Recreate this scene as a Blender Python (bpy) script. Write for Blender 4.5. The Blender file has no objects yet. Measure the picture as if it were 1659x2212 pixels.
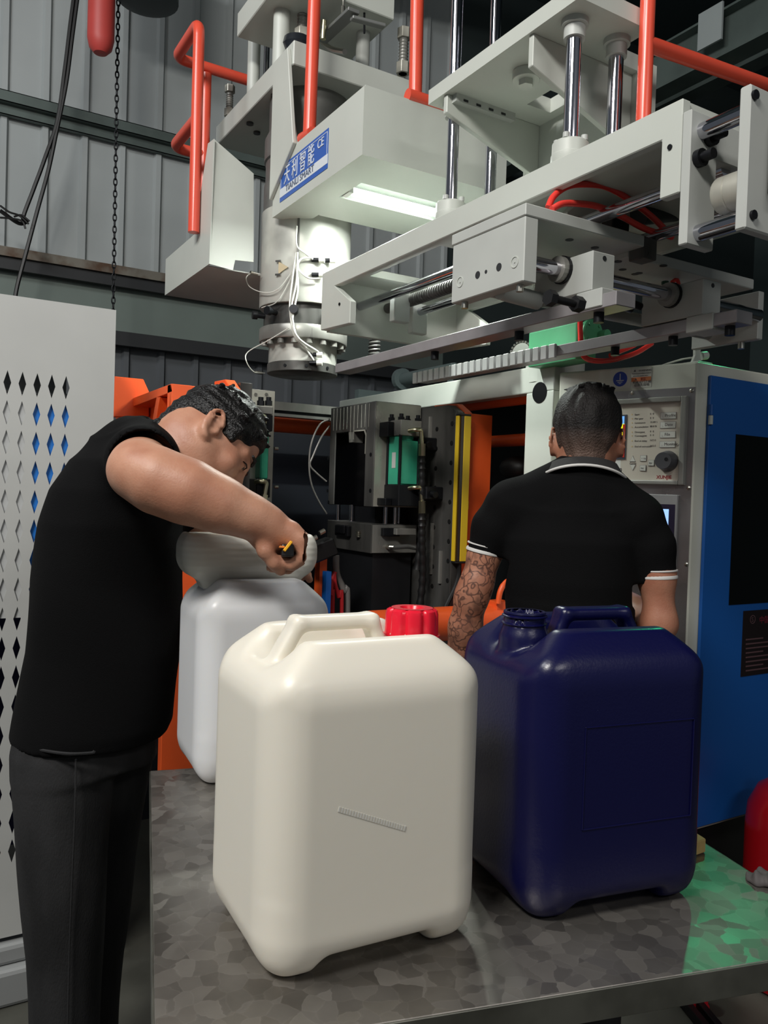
import bpy, bmesh, math, random
import numpy as np
from mathutils import Vector, Matrix
random.seed(7)
SC = bpy.context.scene
COL = SC.collection

# ------------------------------------------------------------------ camera
YAW, PITCH, ROLL, FPX, CXP, CYP, CAMZ = 0.540987, -0.0218606, 0.0325456, 1736.65, 829.5, 1106.0, 1.42
_f = Vector((math.sin(YAW)*math.cos(PITCH), math.cos(YAW)*math.cos(PITCH), math.sin(PITCH)))
_r0 = Vector((math.cos(YAW), -math.sin(YAW), 0.0)); _u0 = _r0.cross(_f)
_r = math.cos(ROLL)*_r0 + math.sin(ROLL)*_u0
_u = -math.sin(ROLL)*_r0 + math.cos(ROLL)*_u0
CAMP = Vector((0, 0, CAMZ))
cam = bpy.data.cameras.new('camera'); camo = bpy.data.objects.new('camera', cam); COL.objects.link(camo)
cam.sensor_fit = 'VERTICAL'; cam.sensor_height = 36.0; cam.lens = 36.0*FPX/2212.0
cam.clip_start = 0.02; cam.clip_end = 100
m = Matrix((( _r.x, _u.x, -_f.x, CAMP.x), (_r.y, _u.y, -_f.y, CAMP.y), (_r.z, _u.z, -_f.z, CAMP.z), (0, 0, 0, 1)))
camo.matrix_world = m
SC.camera = camo

TUBE = 8.0   # radiance of the fluorescent tube
# ------------------------------------------------------------------ world, lamps, exposure
W = bpy.data.worlds.new('world'); SC.world = W; W.use_nodes = True
bg = W.node_tree.nodes['Background']; bg.inputs[0].default_value = (0.80, 0.90, 1.0, 1); bg.inputs[1].default_value = 0.10
SC.view_settings.view_transform = 'Standard'; SC.view_settings.look = 'None'
SC.view_settings.gamma = 1.0; SC.view_settings.use_curve_mapping = False
SC.view_settings.exposure = 0.0

def area_lamp(name, loc, target, size, power, col, sy=None):
    l = bpy.data.lights.new(name, 'AREA'); l.energy = power; l.color = col
    l.shape = 'RECTANGLE'; l.size = size; l.size_y = sy or size
    o = bpy.data.objects.new(name, l); COL.objects.link(o); o.location = loc
    d = Vector(target) - Vector(loc); o.rotation_euler = d.to_track_quat('-Z', 'Y').to_euler()
    return o
area_lamp('ceiling_lamp', (-1.7, -0.1, 4.1), (0.8, 1.6, 0.9), 1.2, 125, (1.0, 0.97, 0.92), 0.5)
area_lamp('ceiling_lamp', (-1.9, 1.6, 4.6), (0.6, 3.4, 2.2), 1.4, 66, (0.98, 0.99, 1.0), 0.5)
area_lamp('ceiling_lamp', (1.0, -2.4, 3.6), (1.5, 2.2, 1.3), 1.8, 28, (1.0, 0.97, 0.94), 0.35)
# green signal lamp on the control cabinet roof, hidden by the carriage
def spot_lamp(name, loc, target, power, col, ang, blend=.15, rad=.02):
    l = bpy.data.lights.new(name, 'SPOT'); l.energy = power; l.color = col; l.spot_size = ang; l.spot_blend = blend; l.shadow_soft_size = rad
    o = bpy.data.objects.new(name, l); COL.objects.link(o); o.location = loc
    o.rotation_euler = (Vector(target)-Vector(loc)).to_track_quat('-Z', 'Y').to_euler()
    return o
spot_lamp('green_signal_lamp', (2.60, 1.85, 2.22), (1.02, 0.79, 0.98), 7.0, (0.06, 1.0, 0.42), 0.34)

# ------------------------------------------------------------------ pixel -> point helpers (photo frame 1659 x 2212)
def ray(x, y): return _f + (x-CXP)/FPX*_r - (y-CYP)/FPX*_u
def at_x(x, y, X): d = ray(x, y); return CAMP + d*(X/d.x)
def at_y(x, y, Y): d = ray(x, y); return CAMP + d*(Y/d.y)
def at_z(x, y, Z): d = ray(x, y); return CAMP + d*((Z-CAMZ)/d.z)
def at_d(x, y, D): return CAMP + ray(x, y)*D
def px_size(px, D): return px*D/FPX

# ------------------------------------------------------------------ materials
def s2l(c):
    out = []
    for v in c[:3]:
        v /= 255.0
        out.append(v/12.92 if v <= 0.04045 else ((v+0.055)/1.055)**2.4)
    return (out[0], out[1], out[2], 1.0)
MATS = {}
def mat(name, col, rough=0.5, metal=0.0, var=0.0, vscale=6.0, bump=0.0, bscale=60.0, sss=0.0, emit=None, estr=0.0, coat=0.0, trans=0.0, spec=0.5, stretch=None, col2=None, rvar=0.0, sheen=0.0):
    if name in MATS: return MATS[name]
    mt = bpy.data.materials.new(name); mt.use_nodes = True; nt = mt.node_tree; N = nt.nodes; L = nt.links
    b = N['Principled BSDF']; c = s2l(col)
    b.inputs['Base Color'].default_value = c; b.inputs['Roughness'].default_value = rough; b.inputs['Metallic'].default_value = metal
    b.inputs['Specular IOR Level'].default_value = spec
    if sss: b.inputs['Subsurface Weight'].default_value = sss; b.inputs['Subsurface Radius'].default_value = (1.0, 0.8, 0.6); b.inputs['Subsurface Scale'].default_value = 0.012
    if coat: b.inputs['Coat Weight'].default_value = coat; b.inputs['Coat Roughness'].default_value = 0.12
    if trans: b.inputs['Transmission Weight'].default_value = trans
    if sheen: b.inputs['Sheen Weight'].default_value = sheen; b.inputs['Sheen Roughness'].default_value = 0.5
    if emit: b.inputs['Emission Color'].default_value = s2l(emit); b.inputs['Emission Strength'].default_value = estr
    tc = None
    if var or bump or rvar:
        tc = N.new('ShaderNodeTexCoord'); src = tc.outputs['Object']
        if stretch:
            mp = N.new('ShaderNodeMapping'); mp.inputs['Scale'].default_value = stretch; L.new(src, mp.inputs[0]); src = mp.outputs[0]
    if var or rvar:
        n = N.new('ShaderNodeTexNoise'); n.inputs['Scale'].default_value = vscale; n.inputs['Detail'].default_value = 5.0; L.new(src, n.inputs['Vector'])
        if var:
            mx = N.new('ShaderNodeMix'); mx.data_type = 'RGBA'
            c2 = s2l(col2) if col2 else tuple(min(1, v*(1-var)) for v in c[:3])+(1,)
            mx.inputs[6].default_value = c2; mx.inputs[7].default_value = c
            rp = N.new('ShaderNodeMapRange'); rp.inputs[1].default_value = 0.36; rp.inputs[2].default_value = 0.6; L.new(n.outputs[0], rp.inputs[0])
            L.new(rp.outputs[0], mx.inputs[0]); L.new(mx.outputs[2], b.inputs['Base Color'])
        if rvar:
            r2 = N.new('ShaderNodeMapRange'); r2.inputs[1].default_value = 0.35; r2.inputs[2].default_value = 0.65; r2.inputs[3].default_value = max(0.03, rough-rvar); r2.inputs[4].default_value = min(1, rough+rvar)
            L.new(n.outputs[0], r2.inputs[0]); L.new(r2.outputs[0], b.inputs['Roughness'])
    if bump:
        n2 = N.new('ShaderNodeTexNoise'); n2.inputs['Scale'].default_value = bscale; n2.inputs['Detail'].default_value = 3.0; L.new(src, n2.inputs['Vector'])
        bp = N.new('ShaderNodeBump'); bp.inputs['Strength'].default_value = bump; bp.inputs['Distance'].default_value = 0.004
        L.new(n2.outputs[0], bp.inputs['Height']); L.new(bp.outputs[0], b.inputs['Normal'])
    MATS[name] = mt
    return mt
cream = mat('cream_machine_paint', (196, 200, 192), 0.42, var=0.06, vscale=3, bump=0.05, bscale=25)
creamD = mat('cream_plate_paint', (184, 187, 182), 0.45, var=0.08, vscale=5)
cabwhite = mat('white_cabinet_paint', (194, 195, 192), 0.45, var=0.10, vscale=2.2, rvar=0.08)
orange = mat('orange_machine_paint', (244, 96, 40), 0.42, var=0.12, vscale=5, bump=0.06, bscale=18)
railred = mat('orange_red_rail_paint', (226, 84, 62), 0.28, var=0.08, vscale=6)
chrome = mat('polished_chrome', (200, 200, 208), 0.10, 1.0)
steel = mat('ground_steel', (150, 149, 143), 0.38, 0.4, var=0.35, vscale=7, rvar=0.12, stretch=(1, 1, 0.25))
steelL = mat('bright_machined_steel', (186, 184, 172), 0.36, 0.35, var=0.22, vscale=8, rvar=0.1)
steelD = mat('dark_oily_steel', (98, 97, 94), 0.40, 0.45, var=0.55, vscale=9, rvar=0.15, stretch=(1, 1, 0.2))
blackM = mat('black_oxide_steel', (34, 35, 38), 0.38, 0.6)
blackR = mat('black_rubber', (17, 17, 18), 0.5)
blackP = mat('black_plastic', (24, 24, 25), 0.4)
zinc = mat('zinc_plated_steel', (196, 194, 184), 0.28, 1.0)
brassy = mat('yellow_zinc_fitting', (206, 200, 168), 0.28, 1.0)
alu = mat('heater_band_aluminium', (196, 196, 188), 0.42, 0.35, var=0.2, vscale=10, rvar=0.1)
greenT = mat('green_cylinder_paint', (62, 176, 140), 0.38, var=0.18, vscale=12)
greenM = mat('green_motor_paint', (92, 178, 128), 0.40, var=0.12, vscale=8)
yellow = mat('yellow_curtain_paint', (226, 190, 40), 0.38)
redH = mat('red_air_hose', (232, 66, 58), 0.22, sss=0.2)
wireW = mat('white_wire_sleeve', (206, 206, 198), 0.5)
wireC = mat('clear_tube', (120, 116, 112), 0.2)
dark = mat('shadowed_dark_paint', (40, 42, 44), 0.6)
blueP = mat('blue_door_paint', (18, 84, 160), 0.42, bump=0.06, bscale=120)
glassD = mat('dark_window_glass', (8, 9, 11), 0.12, spec=0.5)

# ------------------------------------------------------------------ mesh builder
class MB:
    def __init__(s): s.v = []; s.f = []; s.sm = []
    def add(s, vs, fs, smooth=False):
        o = len(s.v); s.v.extend([tuple(p) for p in vs]); s.f.extend([tuple(i+o for i in q) for q in fs]); s.sm.extend([smooth]*len(fs)); return s
    def box(s, x0, x1, y0, y1, z0, z1):
        x0, x1 = min(x0, x1), max(x0, x1); y0, y1 = min(y0, y1), max(y0, y1); z0, z1 = min(z0, z1), max(z0, z1)
        return s.add([(x0,y0,z0),(x1,y0,z0),(x1,y1,z0),(x0,y1,z0),(x0,y0,z1),(x1,y0,z1),(x1,y1,z1),(x0,y1,z1)],
                     [(0,3,2,1),(4,5,6,7),(0,1,5,4),(1,2,6,5),(2,3,7,6),(3,0,4,7)])
    def obox(s, c, ax, ay, az):
        c = Vector(c); ax = Vector(ax); ay = Vector(ay); az = Vector(az)
        P = [c-ax-ay-az, c+ax-ay-az, c+ax+ay-az, c-ax+ay-az, c-ax-ay+az, c+ax-ay+az, c+ax+ay+az, c-ax+ay+az]
        if ax.cross(ay).dot(az) < 0: return s.add(P, [q[::-1] for q in [(0,3,2,1),(4,5,6,7),(0,1,5,4),(1,2,6,5),(2,3,7,6),(3,0,4,7)]])
        return s.add(P, [(0,3,2,1),(4,5,6,7),(0,1,5,4),(1,2,6,5),(2,3,7,6),(3,0,4,7)])
    def prism(s, poly, off):
        off = Vector(off); P = [Vector(p) for p in poly]; n = len(P)
        nr = Vector((0,0,0))
        for i in range(n): nr += (P[i]).cross(P[(i+1) % n])
        if nr.dot(off) > 0: P = P[::-1]
        Q = [p+off for p in P]
        fs = [tuple(range(n)), tuple(range(2*n-1, n-1, -1))]
        for i in range(n):
            j = (i+1) % n; fs.append((j, i, n+i, n+j))
        return s.add(P+Q, fs)
    def cyl(s, p0, p1, r0, r1=None, n=16, cap=True):
        p0 = Vector(p0); p1 = Vector(p1); r1 = r0 if r1 is None else r1
        d = (p1-p0).normalized(); a = d.orthogonal().normalized(); b = d.cross(a)
        o = len(s.v); vs = []
        for p, r in ((p0, r0), (p1, r1)):
            for i in range(n):
                t = 2*math.pi*i/n; vs.append(p + a*(r*math.cos(t)) + b*(r*math.sin(t)))
        s.add(vs, [(i, (i+1) % n, n+(i+1) % n, n+i) for i in range(n)], True)
        if cap: s.add(vs, [tuple(range(n-1, -1, -1)), tuple(range(n, 2*n))], False)
        return s
    def lathe(s, prof, c, d=(0,0,1), n=24, smooth=True, a0=0.0, closed=False):
        c = Vector(c); d = Vector(d).normalized(); a = (Vector((1,0,0)) if abs(d.z) > .9 else d.orthogonal()).normalized(); a = (a - d*a.dot(d)).normalized(); b = d.cross(a)
        vs = []; fs = []; k = len(prof)
        for i in range(n):
            t = a0+2*math.pi*i/n
            for r, h in prof: vs.append(c + d*h + a*(r*math.cos(t)) + b*(r*math.sin(t)))
        for i in range(n):
            j = (i+1) % n
            for q in range(k-1 if not closed else k):
                q2 = (q+1) % k
                fs.append((i*k+q, j*k+q, j*k+q2, i*k+q2))
        s.add(vs, fs, smooth)
        return s
    def tube(s, pts, r, n=8, cap=True, closed=False):
        P = [Vector(p) for p in pts]; k = len(P); R = r if isinstance(r, (list, tuple)) else [r]*k
        T = []
        for i in range(k):
            if closed: t = P[(i+1) % k]-P[(i-1) % k]
            else: t = P[min(i+1, k-1)]-P[max(i-1, 0)]
            T.append(t.normalized())
        a = T[0].orthogonal().normalized(); vs = []
        for i in range(k):
            a = (a - T[i]*a.dot(T[i])).normalized(); b = T[i].cross(a)
            for j in range(n):
                t = 2*math.pi*j/n; vs.append(P[i] + a*(R[i]*math.cos(t)) + b*(R[i]*math.sin(t)))
        fs = []
        for i in range(k if closed else k-1):
            i2 = (i+1) % k
            for j in range(n): fs.append((i*n+j, i*n+(j+1) % n, i2*n+(j+1) % n, i2*n+j))
        s.add(vs, fs, True)
        if cap and not closed: s.add(vs, [tuple(range(n-1, -1, -1)), tuple((k-1)*n+j for j in range(n))], False)
        return s
    def sphere(s, c, r, n=12, m=8, sc=(1,1,1)):
        c = Vector(c); vs = [c+Vector((0,0,r*sc[2]))]
        for i in range(1, m):
            t = math.pi*i/m
            for j in range(n): p = 2*math.pi*j/n; vs.append(c+Vector((r*sc[0]*math.sin(t)*math.cos(p), r*sc[1]*math.sin(t)*math.sin(p), r*sc[2]*math.cos(t))))
        vs.append(c-Vector((0,0,r*sc[2]))); fs = []
        for j in range(n): fs.append((0, 1+j, 1+(j+1) % n))
        for i in range(m-2):
            for j in range(n): fs.append((1+i*n+j, 1+(i+1)*n+j, 1+(i+1)*n+(j+1) % n, 1+i*n+(j+1) % n))
        b = 1+(m-2)*n
        for j in range(n): fs.append((len(vs)-1, b+(j+1) % n, b+j))
        return s.add(vs, fs, True)
    def build(s, name, material, parent=None, bevel=0.0, seg=1, label=None):
        org = Vector((0,0,0))
        if parent is not None: org = root_loc(parent)
        elif s.v:
            a = np.array(s.v); org = Vector(((a[:,0].min()+a[:,0].max())/2, (a[:,1].min()+a[:,1].max())/2, a[:,2].min()))
        me = bpy.data.meshes.new(name)
        me.from_pydata([(p[0]-org.x, p[1]-org.y, p[2]-org.z) for p in s.v], [], s.f); me.validate(); 
        if len(me.polygons) == len(s.sm): me.polygons.foreach_set('use_smooth', s.sm)
        me.update()
        if any(s.sm): me.set_sharp_from_angle(angle=0.65)
        return link(name, me, material, parent, org, bevel, seg, label)
def root_loc(o):
    while o.parent is not None: o = o.parent
    return Vector(o.location)
def link(name, me, material, parent=None, org=None, bevel=0.0, seg=1, label=None):
    if material is not None: me.materials.append(material)
    o = bpy.data.objects.new(name, me); COL.objects.link(o)
    if parent is not None: o.parent = parent
    elif org is not None: o.location = org
    if bevel:
        md = o.modifiers.new('bevel', 'BEVEL'); md.width = bevel; md.segments = seg; md.limit_method = 'ANGLE'; md.angle_limit = 0.7; md.harden_normals = False
    if label: o['label'] = label
    return o
def tag(o, label, cat, group=None):
    o['label'] = label; o['category'] = cat
    if group: o['group'] = group
    return o
def thing(name, label, cat, loc=(0,0,0), group=None):
    o = bpy.data.objects.new(name, None); COL.objects.link(o); o.location = loc; o.empty_display_size = 0.1
    return tag(o, label, cat, group)
def struct(o): o['kind'] = 'structure'; return o
def stuff(o): o['kind'] = 'stuff'; return o
def dup(o, name, parent, loc):
    c = o.copy(); COL.objects.link(c); c.name = name; c.parent = parent; c.location = loc
    return c
def bez(p0, p1, p2, p3, n=16):
    P = [Vector(p) for p in (p0, p1, p2, p3)]
    return [P[0]*(1-t)**3 + P[1]*3*t*(1-t)**2 + P[2]*3*t*t*(1-t) + P[3]*t**3 for t in [i/(n-1) for i in range(n)]]
def spline(pts, n=8):
    P = [Vector(p) for p in pts]; P = [P[0]*2-P[1]]+P+[P[-1]*2-P[-2]]; out = []
    for i in range(1, len(P)-2):
        for k in range(n):
            t = k/n; a, b, c, d = P[i-1], P[i], P[i+1], P[i+2]
            out.append(0.5*((2*b)+(c-a)*t+(2*a-5*b+4*c-d)*t*t+(3*b-3*c+d-a)*t**3))
    out.append(P[-2]); return out
def fillet(pts, r, n=6):
    """polyline with rounded corners (bent pipe)"""
    P = [Vector(p) for p in pts]; out = [P[0]]
    for i in range(1, len(P)-1):
        a = (P[i-1]-P[i]); b = (P[i+1]-P[i]); la, lb = a.length, b.length; rr = min(r, la*.45, lb*.45)
        s_, e = P[i]+a/la*rr, P[i]+b/lb*rr
        for k in range(n+1):
            t = k/n; out.append(s_*(1-t)**2 + P[i]*2*t*(1-t) + e*t*t)
    out.append(P[-1]); return out
_font = {}
def text_mesh(txt, name, material, parent, origin, ux, uy, size, depth=0.0008, align='LEFT', shear=0.0, bold=0.0, sx=1.0):
    """flat lettering: ux = reading direction, uy = up direction, origin = lower left point of the line (world)"""
    cu = bpy.data.curves.new('t', 'FONT'); cu.body = txt; cu.size = size; cu.extrude = depth; cu.align_x = align; cu.shear = shear; cu.offset = bold; cu.resolution_u = 3
    to = bpy.data.objects.new('t', cu); COL.objects.link(to)
    dg = bpy.context.evaluated_depsgraph_get(); me = bpy.data.meshes.new_from_object(to.evaluated_get(dg))
    bpy.data.objects.remove(to); bpy.data.curves.remove(cu)
    ux = Vector(ux).normalized(); uy = Vector(uy).normalized(); uz = ux.cross(uy)
    org = root_loc(parent); o = Vector(origin)-org
    me.transform(Matrix(((ux.x*sx, uy.x, uz.x, o.x), (ux.y*sx, uy.y, uz.y, o.y), (ux.z*sx, uy.z, uz.z, o.z), (0,0,0,1))))
    return stuff(link(name, me, material, parent))

# ------------------------------------------------------------------ signed distance modelling (bodies, blow-moulded cans)
def smin(a, b, k):
    if k <= 0: return np.minimum(a, b)
    h = np.maximum(k-np.abs(a-b), 0)/k
    return np.minimum(a, b)-h*h*k*0.25
class SDF:
    def __init__(s, lo, hi, h):
        s.lo = np.array(lo, np.float32); s.h = h
        s.n = np.ceil((np.array(hi)-np.array(lo))/h).astype(int)+1
        s.ax = [s.lo[i]+h*np.arange(s.n[i], dtype=np.float32) for i in range(3)]
        s.f = np.full(tuple(s.n), 0.2, np.float32)
    def _sub(s, lo, hi, m):
        sl = []
        for i in range(3):
            a = int(max(0, math.floor((lo[i]-m-s.lo[i])/s.h))); b = int(min(s.n[i], math.ceil((hi[i]+m-s.lo[i])/s.h)+1))
            if b <= a: return None, None
            sl.append(slice(a, b))
        sl = tuple(sl)
        X, Y, Z = np.meshgrid(s.ax[0][sl[0]], s.ax[1][sl[1]], s.ax[2][sl[2]], indexing='ij', sparse=True)
        return sl, (X, Y, Z)
    def _put(s, sl, d, k, mode):
        if mode == 'add': s.f[sl] = smin(s.f[sl], d, k)
        else: s.f[sl] = -smin(-s.f[sl], d, k)
    def cone(s, a, b, ra, rb, k=0.02, mode='add'):
        a = np.array(a, np.float32); b = np.array(b, np.float32); R = max(ra, rb)
        sl, g = s._sub(np.minimum(a, b)-R, np.maximum(a, b)+R, k+4*s.h)
        if sl is None: return s
        ba = b-a; L = float(ba@ba)+1e-9
        px, py, pz = g[0]-a[0], g[1]-a[1], g[2]-a[2]
        t = np.clip((px*ba[0]+py*ba[1]+pz*ba[2])/L, 0, 1)
        d = np.sqrt((px-t*ba[0])**2+(py-t*ba[1])**2+(pz-t*ba[2])**2)-(ra+t*(rb-ra))
        s._put(sl, d.astype(np.float32), k, mode); return s
    def chain(s, pts, k=0.02, mode='add'):
        for i in range(len(pts)-1): s.cone(pts[i][0], pts[i+1][0], pts[i][1], pts[i+1][1], k, mode)
        return s
    def ell(s, c, r, R=None, k=0.02, mode='add'):
        c = np.array(c, np.float32); r = np.array(r, np.float32)
        R = np.eye(3, dtype=np.float32) if R is None else np.array(R, np.float32)   # rows = local axes in world
        ext = np.abs(R.T)@r
        sl, g = s._sub(c-ext, c+ext, k+4*s.h)
        if sl is None: return s
        p = [g[0]-c[0], g[1]-c[1], g[2]-c[2]]
        q = [(R[i, 0]*p[0]+R[i, 1]*p[1]+R[i, 2]*p[2]) for i in range(3)]
        k0 = np.sqrt((q[0]/r[0])**2+(q[1]/r[1])**2+(q[2]/r[2])**2)
        k1 = np.sqrt((q[0]/r[0]**2)**2+(q[1]/r[1]**2)**2+(q[2]/r[2]**2)**2)+1e-6
        s._put(sl, (k0*(k0-1)/k1).astype(np.float32), k, mode); return s
    def rbox(s, c, hs, rad, R=None, k=0.01, mode='add'):
        c = np.array(c, np.float32); hs = np.array(hs, np.float32)
        R = np.eye(3, dtype=np.float32) if R is None else np.array(R, np.float32)
        ext = np.abs(R.T)@hs
        sl, g = s._sub(c-ext, c+ext, k+4*s.h+rad*0.3)
        if sl is None: return s
        p = [g[0]-c[0], g[1]-c[1], g[2]-c[2]]
        q = [np.abs(R[i, 0]*p[0]+R[i, 1]*p[1]+R[i, 2]*p[2])-(hs[i]-rad) for i in range(3)]
        d = np.sqrt(sum(np.maximum(x, 0)**2 for x in q))+np.minimum(np.maximum(np.maximum(q[0], q[1]), q[2]), 0)-rad
        s._put(sl, d.astype(np.float32), k, mode); return s
    def cut(s, n, d, k=0.01):
        n = np.array(n, float); n = n/np.linalg.norm(n); X, Y, Z = np.meshgrid(*s.ax, indexing='ij', sparse=True)
        s.f = (-smin(-s.f, -(X*n[0]+Y*n[1]+Z*n[2]-d), k)).astype(np.float32); return s
    def mesh(s, name):
        f = s.f; n = f.shape
        S = f < 0
        c8 = [S[i:n[0]-1+i, j:n[1]-1+j, k:n[2]-1+k] for i in (0,1) for j in (0,1) for k in (0,1)]
        cnt = sum(c.astype(np.int8) for c in c8)
        act = (cnt > 0) & (cnt < 8)
        I = np.argwhere(act); idx = np.full(act.shape, -1, np.int32); idx[act] = np.arange(len(I))
        acc = np.zeros((len(I), 3), np.float32); num = np.zeros(len(I), np.float32)
        cr = [(i, j, k) for i in (0,1) for j in (0,1) for k in (0,1)]
        val = [f[I[:,0]+i, I[:,1]+j, I[:,2]+k] for i, j, k in cr]
        for a in range(8):
            for b in range(a+1, 8):
                d = [cr[b][q]-cr[a][q] for q in range(3)]
                if sum(abs(x) for x in d) != 1: continue
                va, vb = val[a], val[b]; mk = (va < 0) != (vb < 0)
                t = np.where(mk, va/(va-vb+1e-12), 0)
                for q in range(3): acc[:, q] += np.where(mk, cr[a][q]+t*d[q], 0)
                num += mk
        V = s.lo+(I+acc/num[:, None])*s.h
        quads = []
        for ax in range(3):
            o = [slice(None)]*3; o1 = list(o); o[ax] = slice(0, n[ax]-1); o1[ax] = slice(1, n[ax])
            A, B = S[tuple(o)], S[tuple(o1)]
            E = np.argwhere(A != B)
            u, v = (ax+1) % 3, (ax+2) % 3
            ok = (E[:, u] > 0) & (E[:, u] < n[u]-1) & (E[:, v] > 0) & (E[:, v] < n[v]-1); E = E[ok]
            q = []
            for du, dv in ((-1,-1), (0,-1), (0,0), (-1,0)):
                e = E.copy(); e[:, u] += du; e[:, v] += dv; q.append(idx[e[:,0], e[:,1], e[:,2]])
            Q = np.stack(q, 1); fl = ~A[E[:,0], E[:,1], E[:,2]]
            Q[fl] = Q[fl][:, ::-1]; quads.append(Q)
        Q = np.concatenate(quads).astype(np.int32); Q = Q[(Q >= 0).all(1)]
        me = bpy.data.meshes.new(name)
        me.vertices.add(len(V)); me.vertices.foreach_set('co', V.astype(np.float32).ravel())
        me.loops.add(Q.size); me.loops.foreach_set('vertex_index', Q.ravel())
        me.polygons.add(len(Q)); me.polygons.foreach_set('loop_start', np.arange(0, Q.size, 4, dtype=np.int32)); me.polygons.foreach_set('loop_total', np.full(len(Q), 4, np.int32))
        me.polygons.foreach_set('use_smooth', np.ones(len(Q), bool)); me.update(calc_edges=True)
        return me
    def build(s, name, material, parent=None, label=None, smooth=2, org=None):
        me = s.mesh(name)
        # Laplacian relax (numpy)
        if smooth:
            nv = len(me.vertices); co = np.empty(nv*3, np.float32); me.vertices.foreach_get('co', co); co = co.reshape(-1, 3)
            ne = len(me.edges); ed = np.empty(ne*2, np.int32); me.edges.foreach_get('vertices', ed); ed = ed.reshape(-1, 2)
            deg = np.bincount(ed.ravel(), minlength=nv).astype(np.float32)
            for it in range(smooth):
                for fac in (0.5, -0.52):
                    sm = np.zeros_like(co)
                    for q in range(3): sm[:, q] = np.bincount(ed[:,0], co[ed[:,1], q], nv)+np.bincount(ed[:,1], co[ed[:,0], q], nv)
                    co = co+fac*(sm/deg[:, None]-co)
            me.vertices.foreach_set('co', co.ravel())
        if parent is not None: o_ = root_loc(parent)
        elif org is not None: o_ = Vector(org)
        else: o_ = Vector((0,0,0))
        me.transform(Matrix.Translation(-o_)); me.update()
        return link(name, me, material, parent, o_, label=label)
def _column(s, zs, cx, cy, ra, rb, k=0.02, mode='add'):
    zs = np.array(zs, np.float32); o = np.argsort(zs); g = [np.array(v, np.float32)[o] for v in (cx, cy, ra, rb)]; zs = zs[o]
    lo = [float((g[0]-g[2]).min()), float((g[1]-g[3]).min()), float(zs[0])]; hi = [float((g[0]+g[2]).max()), float((g[1]+g[3]).max()), float(zs[-1])]
    sl, G = s._sub(lo, hi, k+4*s.h)
    z = G[2]; f = lambda v: np.interp(z, zs, v).astype(np.float32)
    X, Y, A, B = f(g[0]), f(g[1]), f(g[2]), f(g[3])
    q = np.sqrt(((G[0]-X)/A)**2+((G[1]-Y)/B)**2)
    d = (q-1)*np.minimum(A, B)
    d = np.maximum(d, np.maximum(zs[0]-z, z-zs[-1]))
    s._put(sl, d.astype(np.float32), k, mode); return s
SDF.column = _column
def _ripple(s, amp, fr, seed=0, band=.03):
    rs = np.random.RandomState(seed); X, Y, Z = np.meshgrid(*s.ax, indexing='ij', sparse=True)
    n = 0
    for i in range(4):
        d = rs.randn(3)*np.array(fr); n = n+np.sin(X*d[0]+Y*d[1]+Z*d[2]+rs.rand()*6.3)
    s.f = (s.f+amp*.5*n*(np.abs(s.f) < band)).astype(np.float32); return s
SDF.ripple = _ripple
# ------------------------------------------------------------------ the hall
conc = mat('concrete_floor', (92, 92, 84), 0.55, var=0.45, vscale=2.5, bump=0.25, bscale=30, rvar=0.15)
wallm = mat('corrugated_wall_sheet', (168, 174, 174), 0.55, var=0.10, vscale=1.5)
wallb = mat('flat_wall_band', (112, 124, 118), 0.6, var=0.12, vscale=2)
girtm = mat('galvanised_girt', (96, 108, 104), 0.5, 0.3, var=0.25, vscale=4)
girtr = mat('rust_stained_girt', (120, 116, 106), 0.6, 0.2, var=0.55, vscale=9, col2=(84, 62, 46))
roofm = mat('dark_roof_sheet', (58, 72, 74), 0.7)
wallr = mat('far_wall_paint', (56, 70, 70), 0.75)
struct(MB().box(-3, 9, -3, 5.0, -0.08, 0.0).build('floor', conc))
struct(MB().box(-3, 9, -3, 5.1, 5.3, 5.4).build('ceiling', roofm))
YW = 4.9
def corrugated(z0, z1, x0=-1.2, x1=3.4, pitch=0.21, ph=0.0):
    b = MB(); prof = []
    x = x0
    while x < x1:
        prof += [(x, YW), (x+pitch-.062, YW), (x+pitch-.050, YW-.024), (x+pitch-.022, YW-.024), (x+pitch-.010, YW)]
        x += pitch
    vs = [(p[0]+ph, p[1], z0) for p in prof]+[(p[0]+ph, p[1], z1) for p in prof]; n = len(prof)
    b.add(vs, [(i, i+1, n+i+1, n+i) for i in range(n-1)])
    return b
wall = struct(corrugated(2.68, 5.3).build('wall_back', wallm))
lw = corrugated(0.0, 2.28, ph=0.05).build('lower_sheet', mat('shaded_lower_wall_sheet', (92, 96, 100), .55, var=.2, vscale=1.2), wall)  # shade on the lower wall is put into this darker sheet colour
struct(MB().box(3.4, 7.0, YW-.01, YW+.05, 0, 5.3).build('wall_rear', mat('unlit_rear_wall', (42, 52, 52), .75)))  # right stretch of the back wall, painted dark for its lack of light
MB().box(-1.2, 3.4, YW-.01, YW+.05, 2.24, 2.70).build('flat_band', wallb, wall)
MB().box(-1.2, 3.4, YW+.03, YW+.08, 0, 5.3).build('backing', roofm, wall)
def girt(name, zt, zb, d, m1, lip=0.03):
    b = MB(); x0, x1 = -1.2, 3.4
    b.box(x0, x1, YW-d, YW-d+.004, (zt+zb)/2-.004, zt).box(x0, x1, YW-d, YW-.02, zt-.004, zt).box(x0, x1, YW-d*.55, YW-d*.55+.004, zb, (zt+zb)/2).box(x0, x1, YW-d, YW-.02, (zt+zb)/2-.004, (zt+zb)/2).box(x0, x1, YW-d*.55, YW-.02, zb, zb+.004)
    return struct(b.build(name, m1))
girt('trim_1', 3.515, 3.405, 0.10, girtm)
g2 = MB().box(-1.2, 3.4, YW-.09, YW-.02, 2.640, 2.690)
struct(g2.build('trim_2', girtr))
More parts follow.
